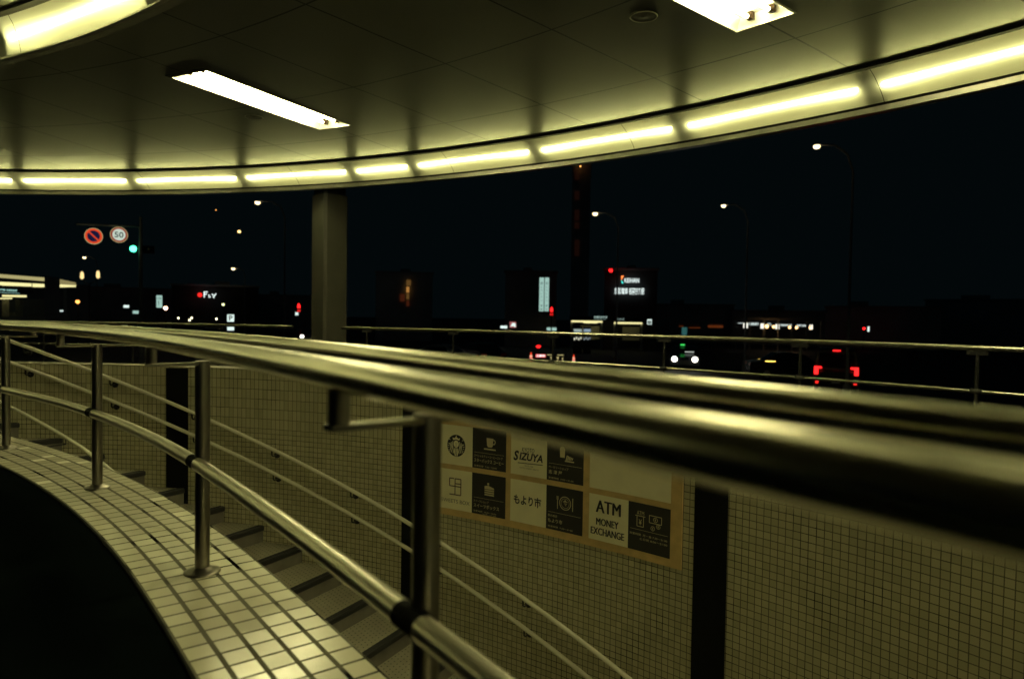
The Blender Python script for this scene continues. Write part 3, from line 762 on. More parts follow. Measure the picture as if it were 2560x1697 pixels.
mb = MB(); heavy(mb, 'ATM', 1.597, -1.505, .22, .095, .004); mb.build('lettering', ink, w32)
mb = MB(); heavy(mb, 'MONEY', 1.600, -1.605, .20, .055, .0025); heavy(mb, 'EXCHANGE', 1.552, -1.682, .30, .055, .0025); mb.build('lettering', ink, w32)

# ================================================================== the night street beyond the deck
def ats(x, y, Y): return at(x * 2366 / 2560, y * 2366 / 2560, Y)      # pixels of the 2560 px wide photograph
def ground(x, Y):
    p = ats(x, 800, Y); return Vector((p.x, p.y, STREET))
def facing(p):                                                       # yaw whose local -y looks back at the deck
    return math.atan2(p.y, p.x) - math.pi / 2
def frame(x, y, Y, yaw=None):
    """surface coordinates on an upright face at pixel x, y and distance Y: metres right and up from that point"""
    p = ats(x, y, Y); a = facing(p) if yaw is None else yaw
    rt = Vector((math.cos(a), math.sin(a), 0)); nm = Vector((math.sin(a), -math.cos(a), 0))
    return p, rt, nm
def face_fn(x, y, Y, out=0.0, yaw=None):
    p, rt, nm = frame(x, y, Y, yaw); q = p + nm * out
    return lambda u, v: q + rt * u + Vector((0, 0, v))
def px(n, Y): return n / F * Y
sign_white = emis('lit white sign', (.80, 1.0, .92), .36); sign_cool = emis('lit pale teal sign', (.50, .80, .70), .24)
let_white = emis('lit white lettering', (.85, 1.0, .96), .42); let_red = emis('lit red', (1.0, .02, .015), .5); red_lamp = emis('red lamp', (1.0, .012, .012), 1.2)
orange_l = emis('orange lamp', (1.0, .38, .08), 1.2); warm_l = emis('warm white lamp', (1.0, .76, .38), 1.6); head_l = emis('headlight', (1.0, .96, .82), 5.0)
green_l = emis('green signal lamp', (.05, 1.0, .45), 3.0); teal_l = emis('teal sign', (.05, .75, .65), .4); pale_l = emis('pale shop light', (.95, .95, .72), .25)
strip_l = emis('station strip light', (1.0, .92, .42), .36); dim_warm = emis('dim warm window', (1.0, .5, .12), .035); dim_red = emis('dim red glow', (1.0, .2, .06), .014)
amber = emis('amber indicator', (1.0, .62, .10), 1.4); sign_red = mat('red sign sheet', (.5, .03, .02), .5); dim_panel = mat('pale entrance wall', (.62, .60, .46), .6, noise=.1)
car_paint = mat('dark car paint', (.02, .021, .024), .25, .3); car_white = mat('pale car paint', (.30, .31, .32), .3); glass_d = mat('dark car glass', (.01, .012, .014), .08); tyre_m = mat('tyre', (.012, .012, .012), .8); rim_m = mat('wheel rim', (.25, .25, .26), .35, .8)
red_face = emis('lit red rim of a sign', (1.0, .08, .02), .25); blue_face = emis('lit navy disc', (.04, .05, .22), .06); white_face = emis('lit white disc', (.80, .95, .80), .24); num_m = mat('navy numeral', (.03, .05, .12), .5)  # road sign faces glow: the light they catch is put in as emission
cone_m = emis('lit traffic cone', (1.0, .06, .015), .3); cone_w = emis('lit reflective band', (1.0, .6, .4), .35)  # light on the cones and bands is put in as emission

# ---- dark buildings along the far side of the street
def building(x0, x1, Y, ytop, label, cat='building', depth=12, cap=True, facade=None):
    xm = (x0 + x1) / 2; g = ground(xm, Y); top = ats(xm, ytop, Y).z; a = facing(g); w = px(x1 - x0, Y)
    b = empty('street_building', g, label, cat, 'dark buildings across the street', a)
    Mx = Matrix.Translation(g) @ Matrix.Rotation(a, 4, 'Z')
    mb = MB(); mb.box((0, depth / 2, (top - STREET) / 2), (w, depth, top - STREET), M=Mx); mb.build('wall', facade or bld_m, b)
    mb = MB(); hgt = top - STREET
    mb.box((0, depth / 2, hgt + .12), (w + .3, depth + .3, .24), M=Mx)
    if cap: mb.box((w * random.uniform(-.25, .25), depth * .6, hgt + .5), (w * .18, depth * .25, .9), M=Mx)
    mb.build('roof', bld_roof, b)
    return b, Mx, w, hgt
building(-60, 200, 86, 712, 'low dark building at the left edge, behind the lit station entrance')
building(215, 430, 118, 722, 'dark building below the two round road signs')
building(440, 640, 104, 716, 'dark building left of the column with a small red cross sign', facade=bld_dark)
building(650, 775, 122, 740, 'dark building just left of the grey column')
bo, Mo, wo, ho = building(940, 1080, 88, 684, 'dark building right of the column with an orange lit strip')
br_, Mr, wr, hr_ = building(1262, 1390, 76, 682, 'dark restaurant building carrying the twin upright signs')
tw, Mt, wt, ht = building(1425, 1470, 116, 410, 'tall narrow dark tower with a faint red glow up its edge')
bk, Mk, wk, hk = building(1510, 1640, 72, 676, 'dark building carrying a white lit railway name', facade=bld_dark)
building(1640, 1830, 98, 764, 'dark building right of the railway name')
building(1835, 2060, 92, 780, 'dark building over the row of small lit shops')
building(2075, 2330, 84, 770, 'dark building toward the right side')
building(2340, 2700, 90, 752, 'wide dark building at the right edge')
# orange lit strip: stacked glazed bays
for k in range(4):
    f = face_fn(1016, 700 + 17 * k, 87.8, .15); mb = MB(); rect(mb, f, 0, -px(14, 88), px(7 + (k == 0) * 4, 88), 0); mb.build('bay_window', [dim_warm, dim_warm, dim_warm, dim_red][k] if k != 1 else emis('orange window', (1, .45, .1), .14), bo)
mb = MB(); rect(mb, face_fn(1000, 735, 87.8, .12), 0, -px(18, 88), px(12, 88), 0); mb.build('awning_glow', dim_red, bo)  # red light on the awning, put in as emission
# tower: dim balcony lights
for k, (y0, y1) in enumerate(((425, 450), (478, 500), (525, 552), (556, 572), (600, 640))):
    mb = MB(); rect(mb, face_fn(1436, y1, 115.8, .1), 0, 0, px(12, 116), px(y1 - y0, 116)); mb.build('stair_window', emis('faint red stair light', (1, .25, .1), .0022), tw)
mb = MB(); mb.lathe([(0.0, -.12), (.12, -.05), (.12, .05), (0, .12)], ats(1451, 416, 115), 10); mb.build('beacon', orange_l, tw)

# ---- signs on the buildings
def lit_sign(name, x0, y0, x1, y1, Y, m, label, group=None, depth=.18, cat='sign'):
    p, rt, nm = frame(x0, y1, Y); w, h = px(x1 - x0, Y), px(y1 - y0, Y)
    e = empty(name, p, label, cat, group)
    f = lambda u, v: p + rt * u + Vector((0, 0, v)); b = lambda u, v: f(u, v) - nm * depth
    mb = MB(); rect(mb, f, 0, 0, w, h); mb.build('face', m, e)
    mb = MB(); t = .03
    for (u0, v0, u1, v1) in ((0, 0, w, 0), (w, 0, w, h), (w, h, 0, h), (0, h, 0, 0)): mb.add([f(u0, v0), f(u1, v1), b(u1, v1), b(u0, v0)], [(0, 1, 2, 3)])
    mb.add([b(0, 0), b(w, 0), b(w, h), b(0, h)], [(0, 1, 2, 3)]); mb.build('case', black, e)
    return e, (lambda u, v: f(u, v) + nm * .015), w, h
for i, (x0, x1, lab) in enumerate(((1347.5, 1359, 'left of the two tall pale upright restaurant signs'), (1361, 1371.5, 'right of the two tall pale upright restaurant signs'))):
    e, f, w, h = lit_sign('upright_sign', x0, 694, x1, 778, 75, sign_cool, lab, 'twin upright signs on the restaurant building', .25)
    mb = MB(); disc(mb, f, w / 2, h * .83, w * .24, 16, w * .13); mb.build('emblem', num_m, e)
    mb = MB(); n = 7
    for k, ch in enumerate('レストラン菊水'): put_text(mb, f, ch, w / 2, h * (.69 - .098 * k) - (.25 if k > 4 else 0), h=w * (.36 if k < 5 else .46), bold=.02, center=True)
    mb.build('lettering', num_m, e)
e = empty('railway_sign', ats(1572, 716, 71.7), 'white lit railway name with an orange and teal mark over two lines', 'sign')
f = face_fn(1536, 735.5, 71.8, .12)
u = px(1, 71.8)
mb = MB(); put_text(mb, f, '京阪電車', 0, 0, w=33 * u, h=16 * u, bold=.012); put_text(mb, f, '祇園四条駅', 35.5 * u, -.5 * u, w=37.5 * u, h=16.5 * u, bold=.012); mb.build('station_lettering', let_white, e)
mb = MB(); put_text(mb, f, 'KEIHAN', 24 * u, 29 * u, w=36 * u, h=11 * u, bold=.015); mb.build('name_lettering', let_white, e)
mb = MB(); poly(mb, f, [(16 * u, 46 * u), (22.5 * u, 46 * u), (17 * u, 36 * u), (16 * u, 36 * u)]); mb.build('orange_mark', emis('orange mark', (1, .22, .05), .7), e)
mb = MB(); poly(mb, f, [(16.2 * u, 35 * u), (17 * u, 35 * u), (22 * u, 27 * u), (18 * u, 27 * u)]); mb.build('teal_mark', emis('teal mark', (.05, .7, .6), .6), e)
mb = MB()
for dx in (4, 30, 60): mb.tube([f(dx * u, 6 * u), f(dx * u, 6 * u) - frame(1536, 735, 71.8)[2] * .2], .03, 6)
mb.build('bracket', black, e)

# small lit things at street level:  name, x0, y0, x1, y1, distance, material, label
small = [
 ('shop_sign', 309, 762.5, 321, 769, 96, sign_white, 'small white lit sign low in the dark, left of the pale upright sign'),
 ('shop_sign', 332, 776.5, 348, 784, 90, sign_cool, 'small pale blue lit sign just below the white one at far left'),
 ('upright_sign', 391, 738, 404, 769, 92, sign_cool, 'single pale upright sign in the left part of the street'),
 ('shop_sign', 137, 775, 156, 778.5, 84, sign_white, 'thin white lit bar right of the station entrance'),
 ('shop_sign', 1251, 814, 1268, 820.5, 75.5, sign_white, 'low wide white sign below the restaurant building'),
 ('shop_sign', 1367, 818.5, 1391, 826, 70, sign_cool, 'pale blue lit board under the red pedestrian signal'),
 ('lift_sign', 1618, 798, 1629, 811, 68, sign_white, 'square white lift sign right of the station entrances'),
 ('shop_sign', 1704, 818, 1717, 838, 74, emis('dim teal board', (.10, .40, .38), .08), 'dim teal board above the deck railing'),
 ('shop_sign', 2168.5, 816, 2173, 829, 80, sign_white, 'narrow white sign beside a red lamp at the right'),
]
made = {}
for i, (nm_, x0, y0, x1, y1, Y, m, lab) in enumerate(small): made[i] = lit_sign(nm_, x0, y0, x1, y1, Y, m, lab, 'small lit signs along the street')
e, f, w, h = made[2]; mb = MB(); stroke(mb, f, [(w * .3, h * .55), (w * .45, h * .4), (w * .4, h * .2)], .07); put_text(mb, f, '料理', w * .18, h * .66, w=w * .64, h=h * .16); mb.build('lettering', num_m, e)
e, f, w, h = made[6]; mb = MB(); stroke(mb, f, [(w * .2, h * .12), (w * .2, h * .72), (w * .8, h * .72), (w * .8, h * .12), (w * .2, h * .12)], .05)
for k in (.37, .63): disc(mb, f, w * k, h * .56, .05, 10); rect(mb, f, w * k - .05, h * .2, w * k + .05, h * .48)
mb.build('pictogram', num_m, e)
# parking sign on its post
e = empty('parking_sign', ground(576, 60), 'white parking sign with a dark red P over a smaller white plate on a post', 'sign')
for (x0, y0, x1, y1, nm_) in ((568, 786, 584, 804, 'plate'), (568, 812, 584, 826, 'lower_plate')):
    p, rt, nv = frame(x0, y1, 60); w, h = px(16, 60), px(y1 - y0, 60); Mx = Matrix.Translation(p) @ Matrix.Rotation(facing(p), 4, 'Z')
    mb = MB(); mb.box((w / 2, .04, h / 2), (w, .08, h), M=Mx); pl = mb.build(nm_, sign_white, e)
    fn = (lambda p, rt, nv: lambda u, v: p + rt * u + nv * .012 + Vector((0, 0, v)))(p, rt, nv)
    if nm_ == 'plate': mb = MB(); put_text(mb, fn, 'P', w * .24, h * .14, w=w * .54, h=h * .72, bold=.03); mb.build('lettering', mat('dark red print', (.10, .012, .01), .5), pl)
q = ats(576, 786, 60.15); mb = MB(); mb.tube([Vector((q.x, q.y, STREET)), Vector((q.x, q.y, q.z))], .045, 8); mb.build('post', black, e)
# chemist's sign: red cross and white characters
e = empty('pharmacy_sign', ats(515, 738, 100), 'red cross followed by broken white characters on the dark building left of the column', 'sign')
f = face_fn(493, 744, 101.5, .1); u = px(1, 101.5)
mb = MB()
for t in range(4):
    a = math.pi / 4 * t
    stroke(mb, f, [((6 - 5.5 * math.cos(a)) * u, (7 - 5.5 * math.sin(a)) * u), ((6 + 5.5 * math.cos(a)) * u, (7 + 5.5 * math.sin(a)) * u)], 3.2 * u)
mb.build('cross', let_red, e)
mb = MB()
for p in ([(16, 15), (16, 1)], [(15, 14.5), (24, 14.5)], [(16, 9), (22, 9)], [(25, 7), (29, 6)], [(26, 2), (31, 2.5)], [(34, 10), (37, 6)], [(38, 5), (42, 8)], [(36, 3), (40, 1)], [(41, 10), (44, 10)]): stroke(mb, f, [(a * u, b * u) for a, b in p], 2.6 * u)
mb.build('lettering', let_white, e)
# pink and white sign
e, f, w, h = lit_sign('shop_sign', 1274, 804, 1290, 819, 74, emis('pink sign', (1, .3, .3), .12), 'small pink and white picture sign left of the twin upright signs')
mb = MB(); poly(mb, f, [(w * .1, h * .2), (w * .5, h * .25), (w * .95, h * .1), (w * .9, h * .75), (w * .4, h * .8), (w * .3, h * .5)]); mb.build('picture', sign_white, e)

# ---- two station entrances under the railway name
for i, (x0, x1, yt, lab) in enumerate(((1427, 1505, 803, 'left lit station entrance with a long white strip light, under the railway name'), (1534, 1604, 807, 'right lit station entrance under the railway name'))):
    Y = 70; p, rt, nv = frame(x0, 850, Y); w = px(x1 - x0, Y); e = empty('station_entrance', ground((x0 + x1) / 2, Y), lab, 'entrance', 'station entrances across the street')
    Mx = Matrix.Translation(Vector((p.x, p.y, STREET))) @ Matrix.Rotation(facing(p), 4, 'Z'); top = ats(x0, yt, Y).z - STREET
    mb = MB(); mb.box((w / 2, .9, top + .30), (w + .3, 2.0, .36), M=Mx); mb.build('canopy', black, e)
    for s_ in (.02, .98): mb = MB(); mb.box((w * s_, .2, top / 2), (.2, .2, top), M=Mx); mb.build('pillar', bld_m, e)
    mb = MB(); mb.box((w / 2, .0, top), (w * .99, .12, px(4.5, Y)), M=Mx); mb.build('strip_light', strip_l, e)
    if i == 0: mb = MB(); mb.box((w * .62, .6, top - .12), (w * .45, .1, .10), M=Mx); mb.build('inner_light', strip_l, e)
    mb = MB(); mb.box((w * .62, 1.6, top * .60), (w * .62, .05, top * .5), M=Mx); mb.build('lit_wall', dim_panel, e)
    f = (lambda Mx: lambda u_, v_: Mx @ Vector((u_, -.12, v_)))(Mx); mb = MB()
    if i == 0: put_text(mb, f, '京阪電車 祇園四条駅', w * .72, top + .34, w=w * .42, h=.22, bold=.03); put_text(mb, f, 'Keihan Railway Gion-shijo Sta.', w * .72, top + .18, w=w * .38, h=.12)
    else: put_text(mb, f, '5 のりば', w * .12, top + .26, w=w * .24, h=.24)
    mb.build('lettering', emis('dim white lettering', (.7, 1, .9), .16), e)
# vending machines before the entrances
for i, (x0, x1, lab) in enumerate(((1433, 1455, 'lit vending machine, left of a pair before the station entrance'), (1458, 1477, 'lit vending machine, right of a pair before the station entrance'))):
    Y = 62; p, rt, nv = frame(x0, 850, Y); w = px(x1 - x0, Y); Mx = Matrix.Translation(Vector((p.x, p.y, STREET))) @ Matrix.Rotation(facing(p), 4, 'Z')
    e = empty('vending_machine', Mx @ Vector((w / 2, 0, 0)), lab, 'vending machine', 'vending machines before the station entrance')
    z0, z1, z2, z3 = (ats(x0, y, Y).z - STREET for y in (822, 830, 841, 851))
    mb = MB(); mb.box((w / 2, .35, (z0 + .2) / 2), (w, .7, z0 + .2), M=Mx); mb.build('body', black, e)
    mb = MB(); mb.box((w / 2, -.01, (z0 + z1) / 2), (w * .92, .03, z0 - z1), M=Mx); mb.build('upper_display', emis('display', (.6, .75, .7) if i == 0 else (.45, .62, .75), .17), e)
    mb = MB()
    for k in range(4): mb.box((w * (.14 + .24 * k), -.03, (z2 + z3) / 2 + (.05 if k % 2 else -.04)), (w * .15, .03, (z2 - z3) * .55), M=Mx)
    mb.build('lower_display', [pale_l, emis('button lights', (.5, .6, .62), .15)][i], e)
# row of small shops to the right: text boards, white boxes and lanterns
sg = empty('shop_row', ground(1930, 76), 'low row of shops with short white lettered boards under a dark roof at the right', 'shop')
p, rt, nv = frame(1840, 840, 76); Mx = Matrix.Translation(Vector((p.x, p.y, STREET))) @ Matrix.Rotation(facing(p), 4, 'Z'); w = px(196, 76)
mb = MB(); mb.box((w / 2, 1.2, 3.35), (w, 2.6, .25), M=Mx); mb.build('roof', bld_roof, sg)
for k in range(7): mb = MB(); mb.box((w * k / 6, .1, 1.6), (.14, .14, 3.2), M=Mx); mb.build('pillar', bld_m, sg)
for x0, x1, y0, y1, tx in ((1845, 1856, 806, 809, 'お土産'), (1871, 1895, 806, 813, '京漬物 菓子'), (1918, 1928, 807, 814, 'カフェ'), (1951, 1979, 810, 815, '京都名産 抹茶'), (1991, 2013, 811, 816, '祇園 甘味')):
    f = face_fn(x0, y1, 75.7); u = px(1, 75.7); mb = MB(); put_text(mb, f, tx, 0, 0, w=(x1 - x0) * u, h=(y1 - y0) * u, bold=.015); mb.build('board_lettering', let_white, sg)
for i, (x0, x1) in enumerate(((1858, 1869), (1901, 1909), (1938, 1948), (2023, 2031))):
    lit_sign('box_sign', x0, 807 + i * 1.6, x1, 820 + i * 1.2, 75, emis('white box sign', (1, 1, .86), .4), ['first', 'second', 'third', 'last'][i] + ' white box sign from the left under the shop roof at the right', 'white box signs of the shop row', .4)
def lamp(name, x, y, Y, r, m, label, cat='lamp', group=None, post=True, z=1.0, base=None):
    p = ats(x, y, Y); e = empty(name, Vector((p.x, p.y, STREET)) if post else p, label, cat, group)
    mb = MB(); mb.lathe([(.0, -r * z), (r * .7, -r * .7 * z), (r, 0), (r * .7, r * .7 * z), (0, r * z)], p, 14); mb.build('lamp_glass', m, e)
    mb = MB(); mb.lathe([(r * .75, r * .72 * z), (r * .8, r * z), (.02, r * z + .05)], p, 12); mb.build('cap', black, e)
    if post: mb = MB(); mb.tube([Vector((p.x, p.y + r * .4, STREET)), Vector((p.x, p.y + r * .4, p.z - r * .6))], .05, 8); mb.build('post', black, e)
    return e
for i, (x, y) in enumerate(((1917, 815.5), (1934, 816.5), (1974, 818), (1991.5, 818.5), (2026, 819))):
    lamp('lantern', x, y, 74.5, .14 if i else .19, emis('orange lantern', (1, .55, .2), 1.6), ['first', 'second', 'third', 'fourth', 'last'][i] + ' orange lantern from the left among the shop signs at the right', 'lantern', 'orange lanterns of the shop row', post=False, z=1.2)
rf = empty('lit_eaves', ats(1750, 820, 84), 'dim orange lit eaves in a broken line left of the shop row', 'building')
for x0, x1, y in ((1697, 1708, 816.5), (1722, 1750, 820), (1770, 1806, 819)):
    mb = MB(); f = face_fn(x0, y, 84); rect(mb, f, 0, 0, px(x1 - x0, 84), px(2.2 + 4 * (x0 == 1770), 84)); mb.build('eaves', emis('orange glow on eaves', (1, .22, .04), .03), rf)  # lamplight on the eaves is put in as emission
    mb = MB(); pp, rt, nv = frame(x0, y, 84.2); mb.box((px(x1 - x0, 84) / 2, .3, .35), (px(x1 - x0, 84), .5, .3), M=Matrix.Translation(pp) @ Matrix.Rotation(facing(pp), 4, 'Z')); mb.build('fascia_board', bld_roof, rf)

# ---- lit station building at the left edge
ke = empty('station_kiosk', ground(60, 48), 'lit station building at the left edge with two rows of strip lights', 'building')
def bar(x0, y0a, y0b, Y0, x1, y1a, y1b, Y1, depth, m, name, par):
    a, b, c, d = ats(x0, y0a, Y0), ats(x0, y0b, Y0), ats(x1, y1b, Y1), ats(x1, y1a, Y1); back = Vector((0, depth, 0))
    vs = [a, b, c, d] + [q + back for q in (a, b, c, d)]
    mb = MB(); mb.add(vs, [(0, 1, 2, 3), (7, 6, 5, 4), (0, 4, 5, 1), (1, 5, 6, 2), (2, 6, 7, 3), (3, 7, 4, 0)]); return mb.build(name, m, par)
cover = emis('lit station fascia', (1, .88, .38), .15)
bar(-30, 680, 722, 43.6, 112, 693, 722, 49.6, .3, black, 'fascia_board', ke)
for xa, xb in ((-30, 9.5), (11.5, 73), (75, 111)):
    t = lambda x: (x + 30) / 142
    ya, yb = 683 + 11 * t(xa), 683 + 11 * t(xb); Ya, Yb = 43.5 + 6 * t(xa), 43.5 + 6 * t(xb)
    bar(xa, ya, ya + 9, Ya - .1, xb, yb, yb + 9, Yb - .1, .08, cover, 'upper_strip_light', ke)
for xa, xb in ((-30, 2), (4, 77), (81, 111)):
    ya, yb = 703 + 7 * t(xa), 703 + 7 * t(xb); Ya, Yb = 43.5 + 6 * t(xa), 43.5 + 6 * t(xb)
    bar(xa, ya, ya + 9, Ya - .1, xb, yb, yb + 8, Yb - .1, .08, strip_l, 'lower_strip_light', ke)
bar(137, 696, 710, 52, 184, 706, 713, 55, .3, emis('side fascia', (1, .85, .35), .09), 'side_fascia', ke)
bar(137, 711, 718, 52, 184, 711, 717, 55, .3, strip_l, 'side_strip_light', ke)
bar(111, 690, 790, 49, 136, 693, 790, 50, .6, bld_m, 'corner_pillar', ke)
bar(158, 718, 790, 53, 163, 718, 790, 53.2, .2, bld_m, 'thin_pillar', ke)
bar(-30, 719, 734, 43.4, 80, 724, 735, 47.8, .2, black, 'name_board', ke)
f = face_fn(-12, 733, 43.2, .1, yaw=math.atan2(ats(80, 733, 47.6).y - ats(-12, 733, 44).y, ats(80, 733, 47.6).x - ats(-12, 733, 44).x)); u = px(1, 44)
mb = MB(); put_text(mb, f, '京阪電車  祇園四条駅', -2 * u, 6.2 * u, w=78 * u, h=5.6 * u, bold=.04); put_text(mb, f, 'Keihan Railway Gion-shijo Station', -2 * u, .6 * u, w=88 * u, h=3.6 * u, bold=.01); mb.build('lettering', emis('teal white lettering', (.45, .85, .75), .25), ke)
bar(5, 737, 742, 46, 64, 738, 743, 48, .1, strip_l, 'inner_strip_light', ke); bar(-20, 745, 748, 44, 28, 744.5, 747.5, 46, .1, strip_l, 'inner_strip_light', ke)
for x0, x1 in ((5, 15), (38, 50)): bar(x0, 748, 792, 47, x1, 748, 792, 47.2, .3, mat('pale pillar', (.62, .58, .40), .6, noise=.1), 'pillar', ke)
bar(22, 780, 790, 49, 33, 780, 790, 49, .3, mat('pale counter', (.6, .56, .4), .6), 'counter', ke)
bar(-30, 748, 800, 50.5, 112, 748, 800, 52, .2, bld_m, 'back_wall', ke)

# ---- street lamps
for i, (x, y, Y, r, lab) in enumerate(((644, 507, 44, .16, 'street lamp high in the gap left of the column'), (2042, 367, 28, .13, 'highest street lamp, far to the right under the canopy edge'), (1809, 515, 43, .14, 'street lamp in the middle of the dark sky right of the tower'), (1488, 535, 47, .17, 'street lamp just right of the faint red tower'), (583, 672, 104, .26, 'small far street lamp above the parking sign'), (211, 644, 100, .22, 'small far street lamp below the two round road signs'))):
    p = ats(x, y, Y); b = Vector((p.x + 1.6, p.y + .3, STREET))
    e = empty('street_lamp', b, lab, 'street lamp', 'street lamps along the avenue')
    mb = MB(); mb.tube([b, Vector((b.x, b.y, p.z - .9))], .07, 8, r2=.045); mb.lathe([(.16, 0), (.16, .5), (.09, .6)], b, 10); mb.build('pole', galv, e)
    mb = MB(); mb.tube([Vector((b.x, b.y, p.z - .9)), Vector((b.x - .25, b.y, p.z - .2)), Vector((b.x - .8, b.y - .1, p.z + .12)), Vector((p.x, p.y, p.z + r * .7))], .045, 8); mb.build('arm', galv, e)
    mb = MB(); mb.lathe([(.0, -r * .75), (r * .8, -r * .45), (r, 0), (r * .9, r * .4)], p, 14); mb.build('lamp_glass', warm_l, e)
    mb = MB(); mb.lathe([(r * 1.05, r * .35), (r * .7, r * .75), (.0, r * .95)], p, 12); mb.build('lamp_hood', galv, e)
e = empty('twin_lantern_post', ground(224, 62), 'post with two warm lanterns between the station building and the round road signs', 'lamp')
g = ground(224, 62); ga, gb = ats(205, 686, 62), ats(245, 684, 62)
mb = MB(); mb.tube([g, Vector((g.x, g.y, ga.z - .8))], .07, 8); mb.build('post', black, e)
for q in (ga, gb):
    mb = MB(); mb.tube([Vector((g.x, g.y, ga.z - .8)), Vector(((g.x + q.x) / 2, q.y, q.z - .75)), Vector((q.x, q.y, q.z - .45))], .035, 6); mb.build('arm', black, e)
    mb = MB(); mb.lathe([(.05, -.42), (.15, -.3), (.13, .1), (.06, .25)], q, 10); mb.build('lantern_glass', emis('warm lantern', (1, .72, .3), .45), e)
for x, y, Y, r, m, lab in ((598, 579, 138, .30, emis('orange flood', (1, .6, .2), 1.3), 'orange lamp high left of the column, brightest of the small ones there'), (194, 754, 66, .18, orange_l, 'small orange lamp near the station building'), (558, 761, 90, .16, emis('greenish lamp', (.9, 1, .45), 1.0), 'small greenish lamp left of the parking sign'),
                            (414, 770, 70, .18, emis('orange white lamp', (1, .6, .35), 5.0), 'bright orange white lamp right of the single pale upright sign'), (2160, 821, 80, .16, red_lamp, 'small red lamp beside the narrow white sign at the right'), (1527, 676, 70, .20, red_lamp, 'round red lamp up and left of the railway name'), (540, 525, 150, .10, orange_l, 'tiny orange lamp high in the dark left of the column')):
    lamp('wall_lamp' if Y > 100 else 'small_lamp', x, y, Y, r, m, lab, post=Y < 100 and x != 1527)

# ---- round road signs and the green signal on a mast
ms = empty('signal_mast', ground(352, 36), 'dark mast with a long arm carrying round road signs', 'mast'); g = ground(352, 36)
arm_z = ats(300, 566, 36).z
mb = MB(); mb.tube([g, Vector((g.x, g.y, arm_z + .5))], .11, 10, r2=.08); mb.build('pole', galv, ms)
q = ats(190, 560, 33); mb = MB(); mb.tube([Vector((g.x, g.y, arm_z)), Vector((q.x, q.y, q.z))], .05, 8); mb.build('arm', galv, ms)
for i, (x, y, Y, wpx, lab) in enumerate(((234, 590.5, 33, 40, 'round no parking sign, red rim and bar on navy'), (297.5, 587, 34.5, 39, 'round speed limit sign reading 50 with a red rim'))):
    p, rt, nv = frame(x, y, Y); r = px(wpx / 2, Y); e = empty('road_sign', p, lab, 'road sign', 'round road signs on the mast')
    f = lambda u_, v_, l=0.0: p + rt * u_ + nv * l + Vector((0, 0, v_))
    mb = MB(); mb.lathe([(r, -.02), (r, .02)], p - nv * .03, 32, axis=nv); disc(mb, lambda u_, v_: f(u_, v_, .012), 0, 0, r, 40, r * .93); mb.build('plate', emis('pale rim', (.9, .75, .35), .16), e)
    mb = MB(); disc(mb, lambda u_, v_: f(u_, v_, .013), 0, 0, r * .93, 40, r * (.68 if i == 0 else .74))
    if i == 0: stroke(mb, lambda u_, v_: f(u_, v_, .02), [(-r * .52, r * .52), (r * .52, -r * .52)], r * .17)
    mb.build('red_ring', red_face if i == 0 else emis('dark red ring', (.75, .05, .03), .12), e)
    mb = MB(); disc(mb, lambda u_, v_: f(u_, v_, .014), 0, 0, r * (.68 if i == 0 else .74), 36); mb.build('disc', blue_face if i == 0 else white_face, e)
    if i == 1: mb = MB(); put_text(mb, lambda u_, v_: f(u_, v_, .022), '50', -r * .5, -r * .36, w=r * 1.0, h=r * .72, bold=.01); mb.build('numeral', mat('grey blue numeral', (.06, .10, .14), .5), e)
    mb = MB(); mb.tube([p - nv * .06 - Vector((0, 0, 0)), p - nv * .06 + Vector((0, 0, max(.2, r + .1)))], .025, 6); mb.build('hanger', black, e)
def signal(x, y, Y, rpx, m, label, lit, n=3, horiz=True):
    p, rt, nv = frame(x, y, Y); r = px(rpx, Y); e = empty('traffic_signal', p, label, 'traffic signal', 'traffic signals over the street')
    Mx = Matrix.Translation(p) @ Matrix.Rotation(facing(p), 4, 'Z'); d = Vector((2.5 * r, 0, 0)) if horiz else Vector((0, 0, -2.5 * r))
    mb = MB(); c = d * ((n - 1) / 2); mb.box((c.x, .12, c.z), (2.5 * r * (n if horiz else 1), .2, 2.5 * r * (1 if horiz else n)), M=Mx); mb.build('housing', black, e)
    for k in range(n):
        q = Mx @ (d * k); mb = MB(); mb.lathe([(r, 0), (r * .9, .02), (0, .04)], q + nv * .0, 18, axis=nv); mb.build('lens', m if k == lit else glass_d, e)
        mb = MB(); mb.lathe([(r * 1.05, 0), (r * 1.05, r * .8)], q, 14, axis=nv); 
    return e, Mx, r
signal(333, 622, 36, 7.6, green_l, 'horizontal traffic signal showing green below the speed limit sign', 0)
for x, y, Y, lab in ((747, 765, 78, 'pedestrian signal showing red just left of the grey column'), (1379, 774, 62, 'pedestrian signal showing red beside the twin upright signs')):
    p, rt, nv = frame(x, y, Y); e = empty('pedestrian_signal', Vector((p.x, p.y, STREET)), lab, 'traffic signal', 'pedestrian signals'); u = px(1, Y); Mx = Matrix.Translation(p) @ Matrix.Rotation(facing(p), 4, 'Z')
    mb = MB(); mb.box((0, .13, -3 * u), (13 * u, .22, 26 * u), M=Mx); mb.build('housing', black, e)
    f = lambda a, b: Mx @ Vector((a * u, 0, b * u)); mb = MB(); disc(mb, f, 0, 4, 2.4, 12); poly(mb, f, [(-3.5, 2), (3.5, 2), (3.2, -5), (-3.2, -5)]); mb.build('figure', red_lamp, e)
    mb = MB()
    for s_ in (-2.2, 2.2): rect(mb, f, s_ - 1.1, -14.5, s_ + 1.1, -9)
    mb.build('waiting_marks', let_red, e)
    q = Mx @ Vector((0, .2, 0)); mb = MB(); mb.tube([Vector((q.x, q.y, STREET)), q], .05, 8); mb.build('post', black, e)
lit_sign('shop_sign', 738, 780, 747, 788, 79, sign_white, 'tiny white plate under the red pedestrian signal by the column')

